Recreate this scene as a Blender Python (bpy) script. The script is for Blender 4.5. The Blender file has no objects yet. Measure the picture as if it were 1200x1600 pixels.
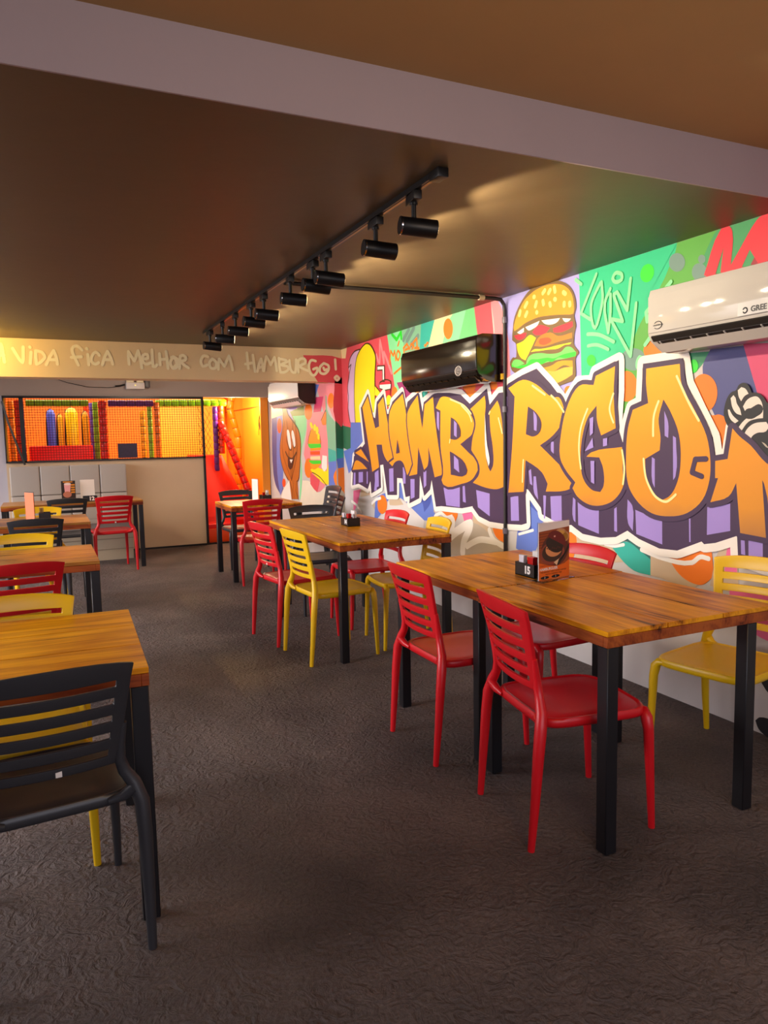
import bpy, bmesh, math, random
from mathutils import Vector, Matrix
from mathutils.geometry import tessellate_polygon
random.seed(7)
PI = math.pi
SC = bpy.context.scene
COL = SC.collection

# ------------------------------------------------------------------ camera
cam_d = bpy.data.cameras.new('camera'); cam = bpy.data.objects.new('camera', cam_d); COL.objects.link(cam)
yaw, pitch, roll = .43535, -.100, -.01989
cy, sy, cp, sp, cr, sr = math.cos(yaw), math.sin(yaw), math.cos(pitch), math.sin(pitch), math.cos(roll), math.sin(roll)
fwd = Vector((sy*cp, cy*cp, sp)); rt = Vector((cy, -sy, 0)); up = rt.cross(fwd)
R_ = rt*cr + up*sr; U_ = rt*-sr + up*cr
cam.matrix_world = Matrix(((R_.x, U_.x, -fwd.x, 0), (R_.y, U_.y, -fwd.y, 0), (R_.z, U_.z, -fwd.z, 1.43), (0, 0, 0, 1)))
cam_d.sensor_fit = 'VERTICAL'; cam_d.sensor_height = 32; cam_d.lens = 1143.5/1600*32
cam_d.clip_start = .02
SC.camera = cam
SC.view_settings.view_transform = 'Standard'; SC.view_settings.look = 'None'
SC.view_settings.gamma = 1; SC.view_settings.use_curve_mapping = False
SC.view_settings.exposure = 0.0

# ------------------------------------------------------------------ world and daylight
wd = bpy.data.worlds.new('world'); SC.world = wd; wd.use_nodes = True
bg = wd.node_tree.nodes['Background']; bg.inputs[1].default_value = .20
_nt = wd.node_tree; _tc = _nt.nodes.new('ShaderNodeTexCoord'); _sx = _nt.nodes.new('ShaderNodeSeparateXYZ'); _rp = _nt.nodes.new('ShaderNodeValToRGB')
_nt.links.new(_tc.outputs['Generated'], _sx.inputs[0]); _nt.links.new(_sx.outputs['Z'], _rp.inputs[0]); _nt.links.new(_rp.outputs[0], bg.inputs[0])
_rp.color_ramp.elements[0].position = 0; _rp.color_ramp.elements[0].color = (.10, .09, .08, 1); _rp.color_ramp.elements[1].position = .08; _rp.color_ramp.elements[1].color = (.66, .72, 1.0, 1)

def lamp(name, kind, loc, energy, color, direction=None, **kw):
    d = bpy.data.lights.new(name, kind); d.energy = energy; d.color = color
    for k, v in kw.items(): setattr(d, k, v)
    o = bpy.data.objects.new(name, d); COL.objects.link(o); o.location = loc
    if direction: o.rotation_euler = Vector(direction).to_track_quat('-Z', 'Y').to_euler()
    return o
# daylight entering through the open front behind the camera and the open side on the left
lamp('daylight_front', 'AREA', (.6, -2.6, 1.9), 36, (.90, .88, 1.0), (.0, 1, -.35), shape='RECTANGLE', size=4.5, size_y=1.8, spread=2.1)
lamp('daylight_side', 'AREA', (-3.4, 6.2, 1.9), 290, (1, .94, .95), (1, .0, -.62), shape='RECTANGLE', size=7.4, size_y=1.5, spread=1.9)
# warm lamps of the play room
lamp('play_room_lamp', 'AREA', (.9, 11.6, 2.42), 78, (1, .86, .60), (0, 0, -1), shape='RECTANGLE', size=3.2, size_y=1.6)
lamp('play_room_downlight', 'POINT', (2.60, 10.75, 1.97), 50, (1, .86, .52), shadow_soft_size=.07)
lamp('back_hall_fill', 'POINT', (1.35, 8.7, 2.22), 26, (1, .82, .62), shadow_soft_size=.22)  # added fill light without a visible fixture, brightens the partition and lintel
lamp('beam_wall_washer', 'SPOT', (-.62, 7.0, 2.29), 36, (1, .62, .12), (.6, 1, -.03), spot_size=2.6, spot_blend=.7, shadow_soft_size=.03)
lamp('left_track_lamp', 'SPOT', (-1.1, 5.3, 2.3), 200, (1, .66, .20), (1.22, -.52, -1.5), spot_size=.36, spot_blend=.9, shadow_soft_size=.03)
lamp('left_track_lamp', 'SPOT', (-1.1, 7.4, 2.3), 170, (1, .66, .20), (1.22, -.45, -1.5), spot_size=.40, spot_blend=.9, shadow_soft_size=.03)
lamp('hall_lamp', 'POINT', (1.0, .2, 2.2), 27, (1, .66, .30), shadow_soft_size=.15)

# ------------------------------------------------------------------ materials
def lin(h):
    h = h.lstrip('#'); v = [int(h[i:i+2], 16)/255 for i in (0, 2, 4)]
    return tuple(c/12.92 if c <= .04045 else ((c+.055)/1.055)**2.4 for c in v) + (1,)
MATS = {}
def mat(name, hexc, rough=.5, metal=0, spec=.5, bump=0, bscale=60, vary=0, vscale=4, coat=0, trans=0, emit=0):
    if name in MATS: return MATS[name]
    m = bpy.data.materials.new(name); m.use_nodes = True; nt = m.node_tree; b = nt.nodes['Principled BSDF']
    c = lin(hexc)
    b.inputs['Base Color'].default_value = c; b.inputs['Roughness'].default_value = rough
    b.inputs['Metallic'].default_value = metal; b.inputs['Specular IOR Level'].default_value = spec
    b.inputs['Coat Weight'].default_value = coat; b.inputs['Coat Roughness'].default_value = .15
    b.inputs['Transmission Weight'].default_value = trans
    if emit: b.inputs['Emission Color'].default_value = c; b.inputs['Emission Strength'].default_value = emit
    tc = nt.nodes.new('ShaderNodeTexCoord')
    if vary:
        n = nt.nodes.new('ShaderNodeTexNoise'); n.inputs['Scale'].default_value = vscale; n.inputs['Detail'].default_value = 5
        nt.links.new(tc.outputs['Object'], n.inputs['Vector'])
        mx = nt.nodes.new('ShaderNodeMix'); mx.data_type = 'RGBA'
        mx.inputs[6].default_value = tuple(x*(1-vary) for x in c[:3])+(1,); mx.inputs[7].default_value = tuple(min(1, x*(1+vary)) for x in c[:3])+(1,)
        nt.links.new(n.outputs['Fac'], mx.inputs[0]); nt.links.new(mx.outputs[2], b.inputs['Base Color'])
    if bump:
        n = nt.nodes.new('ShaderNodeTexNoise'); n.inputs['Scale'].default_value = bscale; n.inputs['Detail'].default_value = 6
        nt.links.new(tc.outputs['Object'], n.inputs['Vector'])
        bp = nt.nodes.new('ShaderNodeBump'); bp.inputs['Strength'].default_value = bump; bp.inputs['Distance'].default_value = .01
        nt.links.new(n.outputs['Fac'], bp.inputs['Height']); nt.links.new(bp.outputs[0], b.inputs['Normal'])
    MATS[name] = m
    return m

def ramp(nt, stops):
    r = nt.nodes.new('ShaderNodeValToRGB'); e = r.color_ramp.elements
    e[0].position, e[0].color = stops[0][0], lin(stops[0][1]); e[1].position, e[1].color = stops[-1][0], lin(stops[-1][1])
    for p_, c in stops[1:-1]:
        x = e.new(p_); x.color = lin(c)
    return r

def wood_material(name, dark, mid, light, rough):
    m = bpy.data.materials.new(name); m.use_nodes = True; nt = m.node_tree; N = nt.nodes; L = nt.links; b = N['Principled BSDF']
    tc = N.new('ShaderNodeTexCoord'); oi = N.new('ShaderNodeObjectInfo')
    add = N.new('ShaderNodeVectorMath'); add.operation = 'ADD'
    mul = N.new('ShaderNodeVectorMath'); mul.operation = 'SCALE'; mul.inputs['Scale'].default_value = 1
    L.new(tc.outputs['Object'], add.inputs[0]); L.new(oi.outputs['Location'], add.inputs[1])
    mp = N.new('ShaderNodeMapping'); mp.inputs['Scale'].default_value = (13, 1.1, 13); L.new(add.outputs[0], mp.inputs['Vector'])
    n1 = N.new('ShaderNodeTexNoise'); n1.inputs['Scale'].default_value = 1.0; n1.inputs['Detail'].default_value = 8; n1.inputs['Distortion'].default_value = .7; n1.inputs['Roughness'].default_value = .62
    L.new(mp.outputs[0], n1.inputs['Vector'])
    mp2 = N.new('ShaderNodeMapping'); mp2.inputs['Scale'].default_value = (120, 5, 60); L.new(add.outputs[0], mp2.inputs['Vector'])
    n2 = N.new('ShaderNodeTexNoise'); n2.inputs['Scale'].default_value = 1.0; n2.inputs['Detail'].default_value = 3; L.new(mp2.outputs[0], n2.inputs['Vector'])
    n3 = N.new('ShaderNodeTexNoise'); n3.inputs['Scale'].default_value = 3.2; n3.inputs['Detail'].default_value = 2; L.new(add.outputs[0], n3.inputs['Vector'])
    a = N.new('ShaderNodeMath'); a.operation = 'MULTIPLY_ADD'; a.inputs[1].default_value = .28; L.new(n2.outputs['Fac'], a.inputs[0]); L.new(n1.outputs['Fac'], a.inputs[2])
    a2 = N.new('ShaderNodeMath'); a2.operation = 'MULTIPLY_ADD'; a2.inputs[1].default_value = .35; L.new(n3.outputs['Fac'], a2.inputs[0]); L.new(a.outputs[0], a2.inputs[2])
    r = ramp(nt, [(.635, dark), (.72, mid), (.95, light)]); L.new(a2.outputs[0], r.inputs[0]); L.new(r.outputs[0], b.inputs['Base Color'])
    # knots
    b.inputs['Roughness'].default_value = rough; b.inputs['Coat Weight'].default_value = .08; b.inputs['Coat Roughness'].default_value = .2; b.inputs['Specular IOR Level'].default_value = .25
    bp = N.new('ShaderNodeBump'); bp.inputs['Strength'].default_value = .35; bp.inputs['Distance'].default_value = .003
    L.new(a.outputs[0], bp.inputs['Height']); L.new(bp.outputs[0], b.inputs['Normal'])
    return m
WOOD = wood_material('varnished_pine', '#441c02', '#c47204', '#f6aa10', .36)
WOOD_EDGE = wood_material('reddish_board', '#3a1206', '#823612', '#b05a20', .5)
WOOD_DARK = wood_material('brown_pine', '#3a1a08', '#8a5222', '#b8802e', .32)

def floor_material():
    m = bpy.data.materials.new('burnt_cement'); m.use_nodes = True; nt = m.node_tree; N = nt.nodes; L = nt.links; b = N['Principled BSDF']
    tc = N.new('ShaderNodeTexCoord')
    n1 = N.new('ShaderNodeTexNoise'); n1.inputs['Scale'].default_value = 1.3; n1.inputs['Detail'].default_value = 8; n1.inputs['Distortion'].default_value = .6
    L.new(tc.outputs['Object'], n1.inputs['Vector'])
    r = ramp(nt, [(.32, '#443937'), (.52, '#5d504c'), (.72, '#76665f')]); L.new(n1.outputs['Fac'], r.inputs[0])
    fl = N.new('ShaderNodeTexVoronoi'); fl.inputs['Scale'].default_value = 9; L.new(tc.outputs['Object'], fl.inputs['Vector'])
    lt = N.new('ShaderNodeMath'); lt.operation = 'LESS_THAN'; lt.inputs[1].default_value = .028; L.new(fl.outputs['Distance'], lt.inputs[0])
    n9 = N.new('ShaderNodeTexNoise'); n9.inputs['Scale'].default_value = 2.1; L.new(tc.outputs['Object'], n9.inputs['Vector'])
    gt = N.new('ShaderNodeMath'); gt.operation = 'GREATER_THAN'; gt.inputs[1].default_value = .56; L.new(n9.outputs['Fac'], gt.inputs[0])
    mu = N.new('ShaderNodeMath'); mu.operation = 'MULTIPLY'; L.new(lt.outputs[0], mu.inputs[0]); L.new(gt.outputs[0], mu.inputs[1])
    mx = N.new('ShaderNodeMix'); mx.data_type = 'RGBA'; L.new(mu.outputs[0], mx.inputs[0]); L.new(r.outputs[0], mx.inputs[6]); mx.inputs[7].default_value = lin('#9a8878')
    gr = N.new('ShaderNodeTexNoise'); gr.inputs['Scale'].default_value = 70; gr.inputs['Detail'].default_value = 5; gr.inputs['Roughness'].default_value = .7; L.new(tc.outputs['Object'], gr.inputs['Vector'])
    gm = N.new('ShaderNodeMapRange'); gm.inputs['From Min'].default_value = .36; gm.inputs['From Max'].default_value = .64; gm.inputs['To Min'].default_value = .72; gm.inputs['To Max'].default_value = 1.28; L.new(gr.outputs['Fac'], gm.inputs['Value'])
    vm = N.new('ShaderNodeVectorMath'); vm.operation = 'SCALE'; L.new(mx.outputs[2], vm.inputs[0]); L.new(gm.outputs[0], vm.inputs['Scale']); L.new(vm.outputs[0], b.inputs['Base Color'])
    b.inputs['Roughness'].default_value = .62; b.inputs['Specular IOR Level'].default_value = .45
    # rough trowelled relief
    mp = N.new('ShaderNodeMapping'); mp.inputs['Scale'].default_value = (1, 1.0, 1); L.new(tc.outputs['Object'], mp.inputs['Vector'])
    nb = N.new('ShaderNodeTexNoise'); nb.inputs['Scale'].default_value = 55; nb.inputs['Detail'].default_value = 8; nb.inputs['Roughness'].default_value = .65; L.new(mp.outputs[0], nb.inputs['Vector'])
    nw = N.new('ShaderNodeTexNoise'); nw.inputs['Scale'].default_value = 17; nw.inputs['Detail'].default_value = 6; nw.inputs['Distortion'].default_value = 2.2; L.new(mp.outputs[0], nw.inputs['Vector'])
    mm = N.new('ShaderNodeTexNoise'); mm.inputs['Scale'].default_value = 1.7; mm.inputs['Detail'].default_value = 3; L.new(tc.outputs['Object'], mm.inputs['Vector'])
    ad = N.new('ShaderNodeMath'); ad.operation = 'MULTIPLY_ADD'; ad.inputs[1].default_value = 2.6; L.new(nw.outputs['Fac'], ad.inputs[0]); L.new(nb.outputs['Fac'], ad.inputs[2])
    ml = N.new('ShaderNodeMath'); ml.operation = 'MULTIPLY'; L.new(ad.outputs[0], ml.inputs[0]); L.new(mm.outputs['Fac'], ml.inputs[1])
    bp = N.new('ShaderNodeBump'); bp.inputs['Strength'].default_value = 1.0; bp.inputs['Distance'].default_value = .035
    L.new(ml.outputs[0], bp.inputs['Height']); L.new(bp.outputs[0], b.inputs['Normal'])
    return m

def letter_material():      # spray paint fading from yellow at the letter tops to ochre at their feet
    m = bpy.data.materials.new('letter_paint'); m.use_nodes = True; nt = m.node_tree; N = nt.nodes; L = nt.links; b = N['Principled BSDF']
    tc = N.new('ShaderNodeTexCoord'); sx = N.new('ShaderNodeSeparateXYZ'); L.new(tc.outputs['Object'], sx.inputs[0])
    mr = N.new('ShaderNodeMapRange'); mr.inputs['From Min'].default_value = .92; mr.inputs['From Max'].default_value = 1.85; L.new(sx.outputs['Z'], mr.inputs['Value'])
    n = N.new('ShaderNodeTexNoise'); n.inputs['Scale'].default_value = 5; L.new(tc.outputs['Object'], n.inputs['Vector'])
    a = N.new('ShaderNodeMath'); a.operation = 'MULTIPLY_ADD'; a.inputs[1].default_value = .12; L.new(n.outputs['Fac'], a.inputs[0]); L.new(mr.outputs[0], a.inputs[2])
    r = ramp(nt, [(.06, '#b07332'), (.22, '#d98c10'), (.6, '#ea9404'), (1.0, '#f2aa08')]); L.new(a.outputs[0], r.inputs[0]); L.new(r.outputs[0], b.inputs['Base Color'])
    b.inputs['Roughness'].default_value = .55
    MATS['paint_letter'] = m
    return m
letter_material()
PAINT = dict(red='#e2505c', cream='#f3d9a4', darkgreen='#2c6b48', bluep='#6078c8', blued='#4456a8', mint='#86e0a0', sage='#7fb894', teal='#2fae9e', green2='#6cc57c', pink='#ee8a92',
 lilac='#a8a0e0', emerald='#18c088', leaf='#56a63e', leafteal='#3f9a60', darkred='#a01c34', leafdark='#2d8a5e', navy='#4a4c86', magenta='#d2406e', mag2='#9c3070', orange='#f27a12', pink2='#f48a90',
 brightgreen='#28d82c', sagegrey='#6f8f86', brightred='#e0243a', greyw='#d9d2ce', tan='#cbb294', pinkhot='#ee6c9c', greyt='#b8aa98', teald='#2d6a62', offwhite='#f0e8de', white='#f2ede6',
 lilacp='#dcb4d8', brown='#4c2c10', yellow='#fbe00c', olive='#76592c', bun='#f49a10', bun2='#f6b440', orangered='#f0501c', lettuce='#70c860', seed='#fce878', palegreen='#84ec9c',
 purple='#40294a', lavender='#9c84cc', hilite='#fce49a', black='#17141a', glove='#e8d8cc', olivegreen='#8a9a50', cream2='#eadfc8', onion='#b8641a', oniond='#6e360c', brownd='#3c1408', offy='#fff2cc')
for k_, v_ in PAINT.items(): mat('paint_'+k_, v_, .55, vary=.06, vscale=6)

# ------------------------------------------------------------------ mesh helpers
class MB:
    def __init__(s): s.v = []; s.f = []; s.mi = []; s.mats = []
    def slot(s, m):
        if m not in s.mats: s.mats.append(m)
        return s.mats.index(m)
    def add(s, vs, fs, m):
        k = len(s.v); s.v += [tuple(v) for v in vs]; i = s.slot(m)
        for f in fs: s.f.append(tuple(a+k for a in f)); s.mi.append(i)
    def box(s, x0, x1, y0, y1, z0, z1, m, M=None):
        vs = [Vector(p) for p in ((x0,y0,z0),(x1,y0,z0),(x1,y1,z0),(x0,y1,z0),(x0,y0,z1),(x1,y0,z1),(x1,y1,z1),(x0,y1,z1))]
        if M: vs = [M @ v for v in vs]
        s.add(vs, [(0,3,2,1),(4,5,6,7),(0,1,5,4),(1,2,6,5),(2,3,7,6),(3,0,4,7)], m)
    def tube(s, path, rad, m, n=10, ry=None, caps=True, closed=False):
        path = [Vector(p) for p in path]
        if not hasattr(rad, '__len__'): rad = [rad]*len(path)
        rings = []; prev = None; N = len(path)
        for i, p in enumerate(path):
            if closed: t = path[(i+1) % N]-path[i-1]
            else: t = path[min(i+1, N-1)]-path[max(i-1, 0)]
            t.normalize()
            if prev is None:
                ref = Vector((0,1,0)) if abs(t.y) < .9 else Vector((1,0,0))
                a = (ref-t*ref.dot(t)).normalized()
            else: a = (prev-t*prev.dot(t)).normalized()
            prev = a; b = t.cross(a)
            rings.append([p+a*math.cos(2*PI*k/n)*rad[i]*(ry or 1)+b*math.sin(2*PI*k/n)*rad[i] for k in range(n)])
        vs = [v for r in rings for v in r]; fs = []
        for i in range(N if closed else N-1):
            j = (i+1) % N
            for k in range(n): fs.append((i*n+k, i*n+(k+1) % n, j*n+(k+1) % n, j*n+k))
        if caps and not closed: fs += [tuple(range(n-1, -1, -1)), tuple((N-1)*n+k for k in range(n))]
        s.add(vs, fs, m)
    def prism(s, poly, axis, a, b, m):       # extrude a 2D polygon along an axis
        def P(u, w, t): return {'x': (t, u, w), 'y': (u, t, w), 'z': (u, w, t)}[axis]
        n = len(poly); vs = [P(u, w, a) for u, w in poly]+[P(u, w, b) for u, w in poly]
        s.add(vs, [tuple(range(n-1, -1, -1)), tuple(range(n, 2*n))]+[(i, (i+1) % n, n+(i+1) % n, n+i) for i in range(n)], m)
    def build(s, name, parent=None, smooth=False, bevel=0, segs=2, angle=40):
        me = bpy.data.meshes.new(name); me.from_pydata(s.v, [], s.f); me.update()
        for m in s.mats: me.materials.append(m)
        me.polygons.foreach_set('material_index', s.mi)
        bm = bmesh.new(); bm.from_mesh(me); 
        if not getattr(s, 'flat', False): bmesh.ops.recalc_face_normals(bm, faces=bm.faces)
        if bevel:
            ed = [e for e in bm.edges if len(e.link_faces) == 2 and e.calc_face_angle(0) > math.radians(30)]
            bmesh.ops.bevel(bm, geom=ed, offset=bevel, segments=segs, affect='EDGES', profile=.6, clamp_overlap=True)
        bm.to_mesh(me); bm.free()
        if smooth or bevel:
            me.polygons.foreach_set('use_smooth', [True]*len(me.polygons))
            try: me.set_sharp_from_angle(angle=math.radians(angle))
            except Exception: pass
        o = bpy.data.objects.new(name, me); COL.objects.link(o)
        if parent: o.parent = parent
        return o
def tag(o, label=None, cat=None, group=None, kind=None):
    if label: o['label'] = label
    if cat: o['category'] = cat
    if group: o['group'] = group
    if kind: o['kind'] = kind
    return o
def struct(o, label=None, cat=None): return tag(o, label, cat, kind='structure')
def empty(name, loc, rz=0, label=None, cat=None, group=None):
    o = bpy.data.objects.new(name, None); COL.objects.link(o); o.location = loc; o.rotation_euler = (0, 0, rz); o.empty_display_size = .1
    return tag(o, label, cat, group)
def dup(root, loc, rz, label, group=None, mats=None):
    def cp(o, par):
        c = o.copy(); COL.objects.link(c)
        if par: c.parent = par
        for ch in list(o.children): cp(ch, c)
        return c
    r = cp(root, None); r.location = loc; r.rotation_euler = (0, 0, rz); r['label'] = label
    if group: r['group'] = group
    return r
def text_mesh(name, txt, size, m, parent, mw, extrude=.0006, bold=0, align='CENTER'):
    cu = bpy.data.curves.new(name, 'FONT'); cu.body = txt; cu.size = size; cu.extrude = extrude; cu.offset = bold; cu.align_x = align; cu.align_y = 'CENTER'
    t = bpy.data.objects.new(name, cu); COL.objects.link(t)
    dg = bpy.context.evaluated_depsgraph_get(); me = bpy.data.meshes.new_from_object(t.evaluated_get(dg))
    COL.objects.unlink(t); bpy.data.objects.remove(t)
    me.materials.clear(); me.materials.append(m)
    o = bpy.data.objects.new(name, me); COL.objects.link(o)
    if parent: o.parent = parent
    o.matrix_local = mw
    return o
def basis(right, upv, loc):      # object matrix whose X axis is 'right' and Y axis is 'upv'
    r = Vector(right).normalized(); u = Vector(upv).normalized(); n = r.cross(u)
    return Matrix(((r.x, u.x, n.x, loc[0]), (r.y, u.y, n.y, loc[1]), (r.z, u.z, n.z, loc[2]), (0, 0, 0, 1)))

# ------------------------------------------------------------------ room shell
XW, HC, YB, YP = 3.02, 2.40, 7.514, 10.27
GREY_PLASTER = mat('grey_plaster', '#a69890', .8, bump=.08, bscale=40, vary=.04)
BEIGE = mat('warm_white_plaster', '#d4b896', .75, bump=.08, bscale=50, vary=.05)
WALLW = mat('off_white_wall_paint', '#c9c2bf', .65, bump=.12, bscale=18, vary=.07, vscale=7)
DARKCEIL = mat('charcoal_ceiling_paint', '#584832', .45, bump=.12, bscale=9, vary=.10, vscale=2)
TAN = mat('tan_ceiling_paint', '#c09a68', .8, bump=.05, bscale=30, vary=.05)
FRAME = mat('black_painted_metal', '#17161a', .38)
BLK = mat('black_plastic', '#141315', .35)

b = MB(); b.box(-4, 3.02, -3, 14, -.12, 0, floor_material()); struct(b.build('floor'), 'dark trowelled cement floor', 'floor')
b = MB(); b.box(-4, 3.17, 2.19, YB, HC, HC+.15, DARKCEIL); b.box(-4, 3.17, 7.76, YP, HC, HC+.15, GREY_PLASTER); struct(b.build('ceiling'), 'charcoal painted ceiling', 'ceiling')
b = MB(); b.box(-4, 3.17, -1.2, 2.19, 2.588, 2.75, TAN); b.box(-4, 3.17, 2.19, 2.36, HC+.151, 2.75, GREY_PLASTER); struct(b.build('ceiling_entrance'), 'higher tan ceiling above the entrance', 'ceiling')
b = MB(); b.box(-4, 3.02, 2.182, 2.19, 2.399, 2.588, mat('mauve_grey_plaster', '#b2a4ae', .8, bump=.06, bscale=60, vary=.04)); struct(b.build('trim_1'), 'grey vertical band where the ceiling height changes', 'trim')
wr = MB(); wr.box(XW, 3.17, -1.2, 14, -.1, 2.75, WALLW); wall_r = struct(wr.build('wall_right'), 'wall with colourful graffiti mural', 'wall')
b = MB(); b.box(-4, XW, YB, 7.76, 2.055, HC+.1, mat('cream_beam_paint', '#e6cea4', .7, bump=.06, bscale=50, vary=.04)); b.box(XP_ := 2.93, XW, YB, 7.76, -.05, 2.055, WALLW); beam = struct(b.build('wall_beam'), 'cream beam with handwritten sentence', 'beam')
b = MB(); b.box(-4, 3.02, YP, YP+.12, 2.05, HC+.1, GREY_PLASTER); struct(b.build('wall_lintel'), 'grey lintel over the play room opening', 'wall')
b = MB(); b.box(-4, -.40, YP, YP+.12, -.05, 2.05, mat('pale_wall', '#c2bcc4', .7)); b.box(-.40, 2.06, YP, YP+.12, -.05, 1.215, BEIGE); struct(b.build('wall_back'), 'low beige partition in front of the play room', 'wall')
b = MB(); b.box(.97, 2.9, YP-.012, YP, 0, .022, BLK); struct(b.build('baseboard_back'), 'thin black strip along the partition', 'baseboard')
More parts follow.
